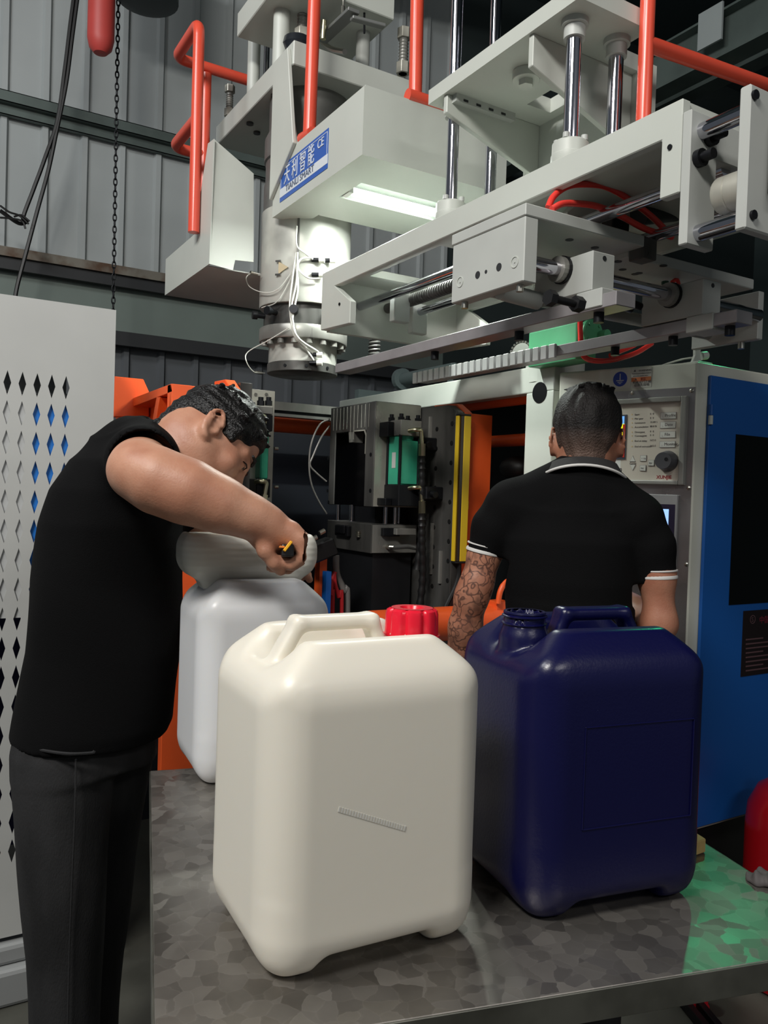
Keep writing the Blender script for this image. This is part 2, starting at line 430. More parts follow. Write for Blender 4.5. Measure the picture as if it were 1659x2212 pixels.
struct(MB().box(-1.2, 3.4, YW-.07, YW-.02, 2.575, 2.640).build('trim_3', dark))
struct(MB().box(-1.2, 3.4, YW-.09, YW-.02, 2.235, 2.315).build('trim_4', dark))
struct(MB().box(7.0, 7.1, -3, 5, 0, 5.3).build('wall_right', wallr))
# roof beams running along the hall, one with a white sticker
def roof_beam(n, X, zb, h=0.26, w=0.14, m_=None):
    b = MB(); y0, y1 = -1.0, 4.85
    b.box(X-w/2, X+w/2, y0, y1, zb, zb+.012).box(X-w/2, X+w/2, y0, y1, zb+h-.012, zb+h).box(X-.006, X+.006, y0, y1, zb+.012, zb+h-.012)
    return struct(b.build('trim_%d' % n, m_ or girtm))
pb = at_x(1600, 70, 3.6)
bm1 = roof_beam(5, 3.6, pb.z-.11, .24, .13)
pq = [at_x(1506, 82, 3.53), at_x(1561, 47, 3.53), at_x(1557, 82, 3.53), at_x(1506, 113, 3.53)]
stm = mat('beam_sticker', (150, 158, 158), 0.6)
a_, b_ = at_x(1508, 112, 3.53), at_x(1560, 82, 3.53)
MB().box(3.522, 3.534, b_.y, a_.y, a_.z-.0, a_.z+.19).build('sticker', stm, bm1)
roof_beam(6, 4.9, 4.4); roof_beam(7, 2.6, 4.75)

# hanging chain, cables, red hoist housing
ch = thing('hoist_chain', 'long dark steel chain hanging down in front of the corrugated wall', 'chain', at_y(249, 640, 4.45))
Pt, Pb = at_y(256, -20, 4.45), at_y(244, 700, 4.45)
lk = []
for o_ in (0, 1):
    b = MB(); pts = []
    for i in range(12):
        t = 2*math.pi*i/12; r1, r2 = .0085, .0195
        x = r1*math.cos(t); z = r2*math.sin(t)
        pts.append((x, 0, z) if o_ == 0 else (0, x, z))
    b.tube(pts, 0.0036, 6, closed=True); me_ = bpy.data.meshes.new('link'); me_.from_pydata(b.v, [], b.f); me_.polygons.foreach_set('use_smooth', [True]*len(b.f)); me_.materials.append(blackM); lk.append(me_)
L_ = (Pb-Pt).length; nl = int(L_/0.031)
for i in range(nl):
    o = bpy.data.objects.new('link', lk[i % 2]); COL.objects.link(o); o.parent = ch; p = Pt+(Pb-Pt)*(i/nl); o.location = p-Vector(ch.location)
hc = MB(); pc = at_y(218, 72, 4.3); r_ = px_size(28, (pc-CAMP).dot(_f))
hc.lathe([(0, -.105), (r_*.5, -.10), (r_*.85, -.075), (r_, -.03), (r_, .75), (0, .75)], pc, n=28)
o = hc.build('hoist_housing', mat('faded_red_paint', (196, 72, 66), 0.5, var=.1)); tag(o, 'faded red rounded cylinder hanging at the top left before the wall', 'hoist')
hb = MB(); pc2 = at_y(318, 0, 4.35); hb.lathe([(0, -.02), (.10, -.02), (.16, 0), (.16, .5), (0, .5)], pc2, n=28); o = hb.build('chain_container', mat('dark_hoist_paint', (66, 74, 76), .6)); tag(o, 'dark round hoist body above the red cylinder near the wall', 'hoist')
def cable(name, pts, r, m_, label, cat='cable', group=None, sub=8):
    o = MB().tube(spline(pts, sub), r, 6).build(name, m_); tag(o, label, cat, group); return o
Yc = 4.6
cable('black_cable', [at_y(*p, Yc) for p in ((160, -10), (151, 60), (140, 150), (124, 260), (96, 345), (72, 410), (50, 470), (58, 478), (40, 482), (0, 455))], .0105, blackR, 'black cable hanging by the wall, ending in loose strands')
cable('black_cable', [at_y(*p, Yc) for p in ((168, -10), (156, 80), (143, 180), (122, 285), (104, 370), (82, 450), (58, 540), (38, 615), (30, 660))], .0105, blackR, 'black cable hanging by the wall down behind the white cabinet')
for i, q in enumerate([((0, 444), (20, 458), (42, 466), (62, 484)), ((0, 470), (25, 472), (48, 478), (55, 494)), ((30, 468), (46, 465), (64, 478))]):
    cable('wire_strand', [at_y(*p, Yc-.03) for p in q], .005, blackR, ('upper thin wire strand running from the left edge to the cable knot', 'lower thin wire strand running from the left edge to the cable knot', 'short middle wire strand at the cable knot by the wall')[i], 'wire', 'loose strands on the hanging cable')

# ------------------------------------------------------------------ white cabinet with diamond vents
yf = 2.386; xr = 0.518; zb, zt = 0.17, 1.922; xl = -0.35
wc = thing('vent_cabinet', 'tall white sheet-metal cabinet pierced with rows of diamond holes', 'cabinet', ((xl+xr)/2, yf+.25, 0))
px_, pz_ = 0.0372, 0.0800; hw, hh = 0.0096, 0.0330
c0x = 0.388-9*px_; c0z = 1.688; ncol, nrow = 10, 17
fr = MB(); x0g, x1g = c0x-px_/2, c0x+(ncol-.5)*px_; z1g, z0g = c0z+pz_/2, c0z-(nrow-.5)*pz_
vs = []; fs = []
for i in range(ncol):
    for j in range(nrow):
        cx, cz = c0x+i*px_, c0z-j*pz_; o_ = len(vs)
        if j >= 7 and i >= 7+0*j and False: continue
        for x, z in ((cx-px_/2, cz-pz_/2), (cx, cz-pz_/2), (cx+px_/2, cz-pz_/2), (cx+px_/2, cz), (cx+px_/2, cz+pz_/2), (cx, cz+pz_/2), (cx-px_/2, cz+pz_/2), (cx-px_/2, cz), (cx, cz-hh), (cx+hw, cz), (cx, cz+hh), (cx-hw, cz)):
            vs.append((x, yf, z))
        for q in ((0,1,8,11,7), (1,2,3,9,8), (3,4,5,10,9), (5,6,7,11,10)): fs.append(tuple(o_+k for k in q))
fr.add(vs, fs)
fr.add([(xl,yf,zb),(x0g,yf,zb),(x0g,yf,zt),(xl,yf,zt)], [(0,1,2,3)])
fr.add([(x1g,yf,zb),(xr,yf,zb),(xr,yf,zt),(x1g,yf,zt)], [(0,1,2,3)])
fr.add([(x0g,yf,z1g),(x1g,yf,z1g),(x1g,yf,zt),(x0g,yf,zt)], [(0,1,2,3)])
fr.add([(x0g,yf,zb),(x1g,yf,zb),(x1g,yf,z0g),(x0g,yf,z0g)], [(0,1,2,3)])
o = fr.build('front_panel', cabwhite, wc)
md = o.modifiers.new('weld', 'WELD'); md.merge_threshold = .0004
md = o.modifiers.new('solid', 'SOLIDIFY'); md.thickness = 0.0018; md.offset = -1
MB().box(xr-.002, xr, yf+.002, yf+.5, zb, zt).build('side_panel', cabwhite, wc)
MB().box(xl, xl+.002, yf+.002, yf+.5, zb, zt).build('side_panel', cabwhite, wc)
MB().box(xl+.003, xr-.003, yf+.003, yf+.5, zt-.004, zt-.001).build('top_panel', cabwhite, wc)
MB().box(xl, xr-.09, yf-.05, yf+.48, 0.0, .10).box(xl, xr-.06, yf-.02, yf+.49, .10, .155).build('plinth', mat('grey_plinth_paint', (150, 152, 152), .5), wc, .012, 2)
MB().box(xl+.01, xr-.02, yf+.05, yf+.45, 1.668, 1.676).build('shelf', cabwhite, wc)
MB().box(.297, .410, yf+.010, yf+.02, 0.95, 1.640).build('blue_sheet', mat('blue_inner_sheet', (40, 128, 220), .45), wc)
MB().box(.15, .290, yf+.006, yf+.016, 1.05, 1.660).build('grey_sheet', mat('grey_inner_sheet', (196, 198, 198), .5), wc)
MB().box(.17, .40, yf+.07, yf+.075, 1.66, 1.74).build('white_duct', cabwhite, wc)
MB().box(xl+.02, xr-.02, yf+.30, yf+.31, .3, 1.6).build('inner_plate', mat('navy_inner_plate', (30, 30, 62), .5), wc)

# ------------------------------------------------------------------ galvanised work table
def spangle():
    mt = bpy.data.materials.new('galvanised_spangle_sheet'); mt.use_nodes = True; nt = mt.node_tree; N = nt.nodes; L = nt.links; b = N['Principled BSDF']
    tc = N.new('ShaderNodeTexCoord')
    nz = N.new('ShaderNodeTexNoise'); nz.inputs['Scale'].default_value = 26; nz.inputs['Detail'].default_value = 4; L.new(tc.outputs['Object'], nz.inputs['Vector'])
    ad = N.new('ShaderNodeVectorMath'); ad.operation = 'MULTIPLY_ADD'; ad.inputs[1].default_value = (.022, .022, .022); L.new(nz.outputs['Color'], ad.inputs[0]); L.new(tc.outputs['Object'], ad.inputs[2])
    vo = N.new('ShaderNodeTexVoronoi'); vo.inputs['Scale'].default_value = 40; L.new(ad.outputs[0], vo.inputs['Vector'])
    ve = N.new('ShaderNodeTexVoronoi'); ve.feature = 'DISTANCE_TO_EDGE'; ve.inputs['Scale'].default_value = 40; L.new(ad.outputs[0], ve.inputs['Vector'])
    sp = N.new('ShaderNodeSeparateColor'); L.new(vo.outputs['Color'], sp.inputs[0])
    n2 = N.new('ShaderNodeTexNoise'); n2.inputs['Scale'].default_value = 5; n2.inputs['Detail'].default_value = 6; L.new(tc.outputs['Object'], n2.inputs['Vector'])
    mul = N.new('ShaderNodeMath'); mul.operation = 'MULTIPLY_ADD'; mul.inputs[1].default_value = .32; L.new(sp.outputs[0], mul.inputs[0])
    r2 = N.new('ShaderNodeMapRange'); r2.inputs[1].default_value = .3; r2.inputs[2].default_value = .7; r2.inputs[3].default_value = .05; r2.inputs[4].default_value = .6; L.new(n2.outputs[0], r2.inputs[0]); L.new(r2.outputs[0], mul.inputs[2])
    ln = N.new('ShaderNodeMapRange'); ln.inputs[1].default_value = 0; ln.inputs[2].default_value = .06; ln.inputs[3].default_value = .08; ln.inputs[4].default_value = 0; L.new(ve.outputs['Distance'], ln.inputs[0])
    sm_ = N.new('ShaderNodeMath'); sm_.operation = 'ADD'; L.new(mul.outputs[0], sm_.inputs[0]); L.new(ln.outputs[0], sm_.inputs[1])
    cr = N.new('ShaderNodeValToRGB'); cr.color_ramp.elements[0].color = s2l((104, 100, 95)); cr.color_ramp.elements[1].color = s2l((182, 177, 170)); L.new(sm_.outputs[0], cr.inputs[0]); L.new(cr.outputs[0], b.inputs['Base Color'])
    b.inputs['Metallic'].default_value = 0.85
    rr = N.new('ShaderNodeMapRange'); rr.inputs[3].default_value = .30; rr.inputs[4].default_value = .55; L.new(sp.outputs[1], rr.inputs[0]); L.new(rr.outputs[0], b.inputs['Roughness'])
    bp = N.new('ShaderNodeBump'); bp.inputs['Strength'].default_value = .22; bp.inputs['Distance'].default_value = .004; L.new(sp.outputs[2], bp.inputs['Height']); L.new(bp.outputs[0], b.inputs['Normal'])
    return mt
galv = spangle()
TA = -0.253
TU = Vector((math.cos(TA), math.sin(TA), 0)); TV = Vector((-math.sin(TA), math.cos(TA), 0))
def tw(u, v, z): p = TU*u+TV*v; return Vector((p.x, p.y, z))
u0, u1, v0, v1 = 0.022, 0.918, 0.815, 1.665
tt = thing('work_table', 'galvanised sheet-metal work table with a folded lip', 'table', tw((u0+u1)/2, (v0+v1)/2, 0))
def tbox(b, ua, ub, va, vb, za, zb_): b.obox(tw((ua+ub)/2, (va+vb)/2, (za+zb_)/2), TU*((ub-ua)/2), TV*((vb-va)/2), Vector((0,0,(zb_-za)/2))); return b
tbox(MB(), u0, u1, v0, v1, .846, .850).build('table_top', galv, tt, .0015)
lipm = mat('lip_sheet', (120, 120, 112), .42, .8, var=.4, vscale=8, rvar=.1)
for a in ((u0, u1, v0-.002, v0+.001), (u0, u1, v1-.001, v1+.002), (u0-.002, u0+.001, v0, v1), (u1-.001, u1+.002, v0, v1)):
    tbox(MB(), *a, .812, .8495).build('folded_lip', lipm, tt, .0008)
for u, v in ((u0+.03, v0+.03), (u1-.07, v0+.03), (u0+.03, v1-.07), (u1-.07, v1-.07)):
    tbox(tbox(MB(), u, u+.04, v, v+.004, 0, .846), u, u+.004, v, v+.04, 0, .846).build('leg', blackM, tt)
for a in ((u0+.03, u1-.03, v0+.032, v0+.036), (u0+.03, u1-.03, v1-.036, v1-.032)):
    tbox(MB(), *a, .20, .24).build('brace', blackM, tt)
# ------------------------------------------------------------------ jerrycans
hdpe = mat('natural_hdpe', (228, 223, 210), 0.36, sss=0.35, bump=0.03, bscale=40, spec=.45)
hdpe2 = mat('fresh_white_hdpe', (220, 221, 222), 0.34, sss=0.35, bump=0.03, bscale=40, spec=.45)
navy = mat('navy_blue_hdpe', (11, 12, 58), 0.30, bump=0.06, bscale=220, spec=.5)
capred = mat('red_screw_cap', (222, 30, 52), 0.24, sss=0.1)
CW, CD, CH = 0.301, 0.255, 0.390
def jerrycan(name, m_, label, neck, h=0.0034, open_neck=False, plain_top=False):
    """local frame: x along the front, y away, z up from the base; neck = +1 / -1 end"""
    s = SDF((-CW/2-.03, -CD/2-.03, -.02), (CW/2+.03, CD/2+.03, CH+.05), h)
    s.rbox((0, 0, (CH+.016)/2), (CW/2, CD/2, (CH+.016)/2), .054, k=0)
    s.rbox((0, 0, .060), (CW/2-.009, CD/2-.009, .060), .034, k=.01)
    for q in (-1, 1):
        n_ = np.array((q*.040, 0, .046)); n_ /= np.linalg.norm(n_); s.cut(n_, n_@np.array((q*(CW/2-.001), 0, CH-.052)), .018)
        n_ = np.array((0, q*.046, .036)); n_ /= np.linalg.norm(n_); s.cut(n_, n_@np.array((0, q*(CD/2-.001), CH-.045)), .018)
    s.rbox((0, 0, CH+.10), (.4, .4, .10), .001, k=.004, mode='sub')
    s.rbox((0, -CD/2-.2, 0), (.076, .26, .024), .014, k=.014, mode='sub'); s.rbox((0, CD/2+.2, 0), (.078, .26, .017), .012, k=.014, mode='sub')
    s.rbox((-CW/2-.2, 0, 0), (.25, .055, .014), .012, k=.014, mode='sub'); s.rbox((CW/2+.2, 0, 0), (.25, .055, .014), .012, k=.014, mode='sub')
    if not plain_top:
        s.rbox((-.012*neck, 0, CH+.004), (.118, .050, .042), .028, k=.022, mode='sub')
        s.rbox((.115*neck, 0, CH+.012), (.052, .047, .050), .03, k=.022, mode='sub')
        xa, xb = -.098*neck, .050*neck
        hp = [np.array(q) for q in ((xa-.006*neck, 0, CH-.045), (xa+.026*neck, 0, CH+.010), (xb-.018*neck, 0, CH+.010), (xb+.004*neck, 0, CH-.045))]
        for q0, q1 in zip(hp[:-1], hp[1:]):
            d = (q1-q0); L_ = np.linalg.norm(d); d = d/L_; n_ = np.array((-d[2], 0, d[0])); s.rbox((q0+q1)/2, (L_/2+.008, .0165, .0095), .0075, np.stack([d, np.array((0, 1.0, 0)), n_]), .008)
        nx = .098*neck
        s.cone((nx, 0, CH-.06), (nx, 0, CH-.028), .038, .037, k=.008)
        s.cone((nx, 0, CH-.03), (nx, 0, CH+.004), .0305, .0305, k=.004)
        # square off the mouth
        s.rbox((nx, 0, CH+.046), (.05, .05, .030), .001, k=.002, mode='sub')
        if open_neck:
            s.cone((nx, 0, CH-.05), (nx, 0, CH+.08), .0262, .0262, k=.002, mode='sub')
    o = s.build(name, m_, None, smooth=3)
    tag(o, label, 'jerrycan')
    return o
def place(o, c, rot): o.location = c; o.rotation_euler = (0, 0, rot)
# white can
wcan = jerrycan('jerrycan', hdpe, 'cream white plastic jerrycan with a red screw cap at the table front', 1)
nx = .098
cp = MB(); prof = []; N_ = 128
vs = []; zs = [(CH-.018, 1.06), (CH-.012, 1.06), (CH-.0115, .99), (CH+.016, .97), (CH+.0215, .93), (CH+.0245, .80)]
def lob(t): return .0378-.0055*math.exp(-(((t*8/(2*math.pi)+.5) % 1-.5)/.15)**2)
for z, k_ in zs:
    for i in range(N_):
        t = 2*math.pi*i/N_; r = (.0398 if k_ > 1 else lob(t)*k_); vs.append((nx+r*math.cos(t), r*math.sin(t), z))
fs = [(j*N_+i, j*N_+(i+1) % N_, (j+1)*N_+(i+1) % N_, (j+1)*N_+i) for j in range(len(zs)-1) for i in range(N_)]
cp.add(vs, fs, True); top = [(nx+.0290*math.cos(2*math.pi*i/N_), .0290*math.sin(2*math.pi*i/N_), CH+.0246) for i in range(N_)]
cp.add(top+[(nx+.017*math.cos(2*math.pi*i/N_), .017*math.sin(2*math.pi*i/N_), CH+.0246) for i in range(N_)]+[(nx+.0145*math.cos(2*math.pi*i/N_), .0145*math.sin(2*math.pi*i/N_), CH+.0195) for i in range(N_)]+[(nx, 0, CH+.0195)],
       [(i, (i+1) % N_, N_+(i+1) % N_, N_+i) for i in range(N_)]+[(N_+i, N_+(i+1) % N_, 2*N_+(i+1) % N_, 2*N_+i) for i in range(N_)]+[(2*N_+i, 2*N_+(i+1) % N_, 3*N_) for i in range(N_)], True)
cp.build('screw_cap', capred, wcan, label='red lobed screw cap')
mk = MB()
for i in range(26):
    t = i/25; x = -.064+.088*t; z = .203-.037*t
    mk.obox((x, -CD/2, z), (.0012, 0, -.0004), (0, .0007, 0), (.0008, 0, .0030))
mk.build('molded_mark', hdpe, wcan)
place(wcan, (.513, .938, .850), -.057)
# blue can
bcan = jerrycan('jerrycan', navy, 'navy blue plastic jerrycan with an open threaded neck on the table', -1, open_neck=True)
th = MB(); nx = -.098
for z in (CH-.002, CH+.009): th.lathe([(.0300, z-.0022), (.0332, z-.0008), (.0332, z+.0008), (.0300, z+.0022)], (nx, 0, 0), n=32)
th.lathe([(.0262, CH+.0155), (.0305, CH+.0155), (.0312, CH+.013), (.0300, CH+.011)], (nx, 0, 0), n=32)
th.build('neck_thread', navy, bcan)
lb = MB(); fy = -CD/2; xa, xb, za, zb2 = -.075, .108, .128, .268; e = .0012
for a in ((xa, xb, za, za+.002), (xa, xb, zb2-.002, zb2), (xa, xa+.002, za, zb2), (xb-.002, xb, za, zb2)): lb.box(a[0], a[1], fy-e, fy+.001, a[2], a[3])
lb.build('label_recess_outline', navy, bcan, .0005)
place(bcan, (.885, .884, .850), -.18)
# freshly blown can with its flash still on
fcan = jerrycan('jerrycan', hdpe2, 'bluish white jerrycan being trimmed, its moulding flash still on top', 1, h=.004, plain_top=True)
flm = mat('moulding_flash_hdpe', (216, 214, 204), 0.38, sss=.35)
nt = flm.node_tree; wv = nt.nodes.new('ShaderNodeTexWave'); wv.bands_direction = 'Z'; wv.inputs['Scale'].default_value = 26; wv.inputs['Distortion'].default_value = 1.5; wv.inputs['Detail'].default_value = 2
tcx = nt.nodes.new('ShaderNodeTexCoord'); nt.links.new(tcx.outputs['Object'], wv.inputs['Vector']); bpx = nt.nodes.new('ShaderNodeBump'); bpx.inputs['Strength'].default_value = .14; bpx.inputs['Distance'].default_value = .003
nt.links.new(wv.outputs['Fac'], bpx.inputs['Height']); nt.links.new(bpx.outputs[0], nt.nodes['Principled BSDF'].inputs['Normal'])
s = SDF((-.2, -.12, CH-.03), (.2, .12, CH+.13), .0036)
s.rbox((-.012, .02, CH+.050), (.158, .072, .052), .045, k=0)
s.rbox((-.012, .02, CH+.108), (.140, .058, .020), .012, k=.01, mode='sub')
s.rbox((-.01, .01, CH-.004), (.115, .03, .02), .012, k=.02)
s.build('flash', flm, fcan, label='ribbed off-white moulding flash')
place(fcan, (.632, 1.566, .850), -.10); fcan.scale = (.90, .95, 1.0)
# ------------------------------------------------------------------ helpers for machine parts
def bolt(b, p, d, r=.010, h=.010, hexh=True, shank=0.0):
    """socket or hex head sitting at p, pointing along d"""
    p = Vector(p); d = Vector(d).normalized()
    b.cyl(p, p+d*h, r, n=6 if hexh else 14)
    if not hexh: b.cyl(p+d*h, p+d*(h+.0006), r*.55, n=6)
    return b
def ringdisc(b, c, d, ro, ri, h, n=20):
    b.lathe([(ri, 0), (ro, 0), (ro, h), (ri, h)], c, d, n, smooth=False, closed=True); return b
DC = Vector((1.29, 2.78, 0))
def dz(y): return at_y(655, y, 2.78).z

# ------------------------------------------------------------------ die head
dh = thing('die_head', 'cylindrical steel extrusion die head with wires and bolted flange', 'die head', (DC.x, DC.y, dz(815)))
zA, zB, zC, zD, zE = dz(815)+.004, dz(790), dz(745), dz(690), dz(672)
MB().lathe([(0, zA), (.118, zA), (.132, zA+.003), (.132, zB-.002), (.10, zB), (0, zB)], DC, n=48).build('die_ring', steelD, dh, .0015)
MB().lathe([(.06, zB-.001), (.128, zB-.001), (.128, zC), (.06, zC)], DC, n=48).build('lower_heater_band', alu, dh)
MB().lathe([(.08, zC-.001), (.163, zC-.001), (.165, zC+.003), (.165, zC+.045), (.163, zC+.048), (.08, zC+.048)], DC, n=48).build('flange', steel, dh)
MB().lathe([(.08, zC+.047), (.150, zC+.047), (.150, zE), (.08, zE)], DC, n=48).build('clamp_ring', steelD, dh)
z1, z2 = zE, dz(470)
MB().lathe([(.10, z1-.002), (.166, z1-.002), (.168, z1+.004), (.168, z2-.003), (.165, z2), (.10, z2)], DC, n=48).build('upper_heater_band', alu, dh)
zp = 2.868
MB().lathe([(.08, z2-.001), (.163, z2-.001), (.163, z2+.10), (.158, z2+.104), (.158, z2+.185), (.164, z2+.19), (.164, z2+.27), (.150, z2+.30), (.150, zp), (.08, zp)], DC, n=48).build('barrel', mat('grey_barrel_steel', (150, 150, 146), .42, .8, var=.25, vscale=9), dh)
sm = MB(); ps_ = at_y(639, 560, 2.61); a0 = math.atan2(ps_.y-DC.y, ps_.x-DC.x)
sa = Vector((math.cos(a0), math.sin(a0), 0)); sb = Vector((-sa.y, sa.x, 0))
sm.obox(DC+sa*.170+Vector((0,0,(z1+z2)/2)), sa*.003, sb*.004, Vector((0,0,(z2-z1)/2))).build('band_seam', steelD, dh)
def rad(a, r, z): return DC+Vector((r*math.cos(a), r*math.sin(a), z))
for a in (-2.75, -2.20, -1.50, -1.05, -3.3):
    b = MB(); p = rad(a, .150, (zC+.047+zE)/2+.004); d = Vector((math.cos(a), math.sin(a), 0))
    b.cyl(p, p+d*.030, .010, n=14).cyl(p+d*.028, p+d*.046, .0155, n=16); b.build('adjusting_bolt', blackM, dh)
for i in range(10):
    a = -3.3+i*.36; b = MB(); bolt(b, rad(a, .147, zC-.001), (0,0,-1), .0125, .018, False); b.build('flange_bolt', steel, dh)
for a in (-1.9, -1.25, -2.5):
    b = MB(); p = rad(a, .1315, (zA+zB)/2); d = Vector((math.cos(a), math.sin(a), 0)); b.cyl(p, p+d*.003, .006, n=10); b.build('grub_screw', blackM, dh)
# plugs and wires
def plug(px, py, r):
    p = at_y(px, py, 2.60); a = math.atan2(p.y-DC.y, p.x-DC.x); p = rad(a, r, p.z); t = Vector((.8, -.55, 0)).normalized()
    b = MB(); b.cyl(p-t*.012, p+t*.014, .008, n=10); b.build('plug_socket', blackM, dh)
    b = MB(); b.cyl(p+t*.014, p+t*.034, .010, n=14); b.build('plug_cap', mat('ceramic_plug', (224, 224, 214), .4), dh); return p
pl = [plug(682, 560, .176), plug(706, 562, .176), plug(682, 592, .176), plug(684, 762, .136), plug(684, 780, .136)]
def onr(px, py, r):
    d = ray(px, py); o = CAMP-DC; A = d.x*d.x+d.y*d.y; B = 2*(o.x*d.x+o.y*d.y); Cc = o.x*o.x+o.y*o.y-r*r
    q = B*B-4*A*Cc
    t = (-B-math.sqrt(q))/(2*A) if q >= 0 else -B/(2*A)
    return CAMP+d*t
wires = [[(641, 488, .186), (641, 530, .182), (660, 548, .184), (676, 560, .186)], [(676, 556, .186), (650, 560, .184), (644, 580, .184), (665, 600, .186), (690, 602, .19)],
         [(640, 545, .184), (632, 600, .184), (626, 660, .186), (634, 720, .182), (652, 745, .16), (676, 762, .145)], [(643, 545, .186), (640, 610, .186), (630, 665, .188), (640, 725, .182), (660, 752, .155), (678, 778, .145)],
         [(637, 560, .182), (644, 620, .184), (632, 690, .186), (645, 730, .18), (688, 760, .15)]]
for q in wires: MB().tube(spline([onr(*p) for p in q], 6), .0034, 6).build('wire', wireW, dh)
thin = [[(632, 585, .178), (600, 625, .18), (570, 632, .182), (540, 620, .20), (532, 600, .22), (545, 590, .20), (562, 592, .18)], [(625, 708, .175), (580, 735, .18), (536, 760, .22), (532, 780, .25), (548, 803, .2), (572, 806, .14)], [(634, 590, .178), (600, 650, .178), (565, 665, .178)]]
for q in thin: MB().tube(spline([onr(*p) for p in q], 6), .0018, 5).build('thermocouple_wire', wireW, dh)
for px, py in ((556, 592), (565, 806)):
    p = onr(px, py, .18 if py < 700 else .136); d = Vector((-1, -.2, 0)).normalized(); MB().cyl(p, p+d*.030, .006, n=10).build('thermocouple', zinc, dh)
# earth triangle plate and two small clamp bars
p = onr(612, 578, .1705); nrm = (p-DC); nrm.z = 0; nrm.normalize(); tx = Vector((-nrm.y, nrm.x, 0)); 
if tx.dot(_r) < 0: tx = -tx
MB().prism([p-tx*.018+Vector((0,0,.022)), p-tx*.018-Vector((0,0,.022)), p+tx*.020], nrm*.003).build('triangle_tag', mat('tag_tan', (176, 160, 130), .5), dh)
for sx in (-1, 1): MB().obox(p-tx*.02+Vector((0,0,sx*.024))+nrm*.003, tx*.010, nrm*.002, Vector((0,0,.003))).build('tag_clip', steelD, dh)

# ------------------------------------------------------------------ head frame: plates, columns, bolts above the die
hf = thing('head_frame', 'pale grey plate frame with columns standing above the die head', 'machine frame', (1.35, 2.94, 2.868))
MB().box(1.114, 1.64, 2.547, 3.333, 2.868, 2.950).build('lower_plate', cream, hf, .003)
MB().box(1.071, 1.512, 2.557, 2.99, 3.150, 3.240).build('upper_plate', cream, hf, .003)
def column(px, y0, y1, X, r, m_, n='column'):
    a, b_ = at_x(px, y1, X), at_x(px, y0, X); P0 = Vector((X, a.y, 2.95)); return MB().cyl(P0, (X, a.y, 3.5), r, n=20).build(n, m_, hf)
column(547, 60, 180, 1.18, .025, cream); column(606, 0, 130, 1.15, .030, cream); column(576, 110, 150, 1.25, .010, chrome, 'guide_rod'); column(783, 0, 130, 1.46, .026, creamD)
MB().prism([(1.100, 2.69, 2.93), (1.100, 2.569, 2.93), (1.100, 2.499, 2.584), (1.100, 2.692, 2.45)], (.0138, 0, 0)).build('gusset', cream, hf, .002)
def stud(px, yb, yt, X, r, m_=steel, par=hf):
    a = at_x(px, yb, X); h = at_x(px, yt, X).z-a.z; b = MB()
    b.cyl(a+Vector((0,0,0)), a+Vector((0,0,h*.84)), r*.62, n=12)
    q = 7
    for i in range(q): b.lathe([(r*.60, 0), (r*.72, h*.02), (r*.60, h*.04)], a+Vector((0,0,h*(.3+.5*i/q))), n=12)
    b.build('threaded_stud', m_, par); MB().cyl(a, a+Vector((0,0,h*.24)), r, n=6).build('hex_nut', steelL, par, .0015)
    MB().cyl(a+Vector((0,0,h*.78)), a+Vector((0,0,h)), r, n=6).build('hex_head', steelL, par, .0015)
stud(495, 252, 188, 1.16, .022); stud(870, 160, 66, 1.585, .026); stud(652, 88, -8, 1.22, .028)
pc = at_x(642, 100, 1.20); MB().lathe([(.0, 0), (.040, 0), (.050, .02), (.044, .05), (.056, .075), (.050, .10), (0, .10)], (pc.x, pc.y, 2.952), n=20).build('wrapped_collar', mat('dark_plastic_wrap', (28, 32, 38), .3), hf)
a_, b_ = at_x(694, 88, 1.30), at_x(765, 22, 1.30); ax = (b_-a_)/2; 
MB().obox((a_+b_)/2, ax, Vector((.022, 0, 0)), Vector((0, ax.z, -ax.y)).normalized()*.006).build('slotted_bracket', mat('grey_bracket', (128, 130, 128), .45, .4), hf, .001)
MB().obox(at_x(795, 48, 1.36), Vector((.06, -.01, 0)), Vector((0, .012, 0)), Vector((0, 0, .006))).build('lever_arm', mat('grey_bracket', (0,0,0)), hf, .002)
MB().cyl(at_x(741, 18, 1.30), at_x(744, -25, 1.30), .0035, n=8).cyl(at_x(741, 30, 1.30), at_x(741, 14, 1.30), .007, n=8).build('actuator_rod', zinc, hf)
MB().cyl(at_x(787, 72, 1.40), at_x(787, -20, 1.40), .004, n=8).build('hanging_rod', blackM, hf)
MB().tube(spline([at_x(690, 85, 1.34), at_x(715, 105, 1.34), at_x(745, 112, 1.34)], 5), .010, 8).build('bent_lever', zinc, hf)
MB().cyl(at_x(698, 85, 1.26), at_x(700, 45, 1.26), .010, n=12).build('brass_nipple', brassy, hf)
for px, py in ((540, 265), (555, 285), (593, 205)):
    p = at_z(px, py, 2.868); MB().cyl((p.x, p.y, 2.869), (p.x, p.y, 2.860), .014, n=14).build('underside_screw', steelD, hf)

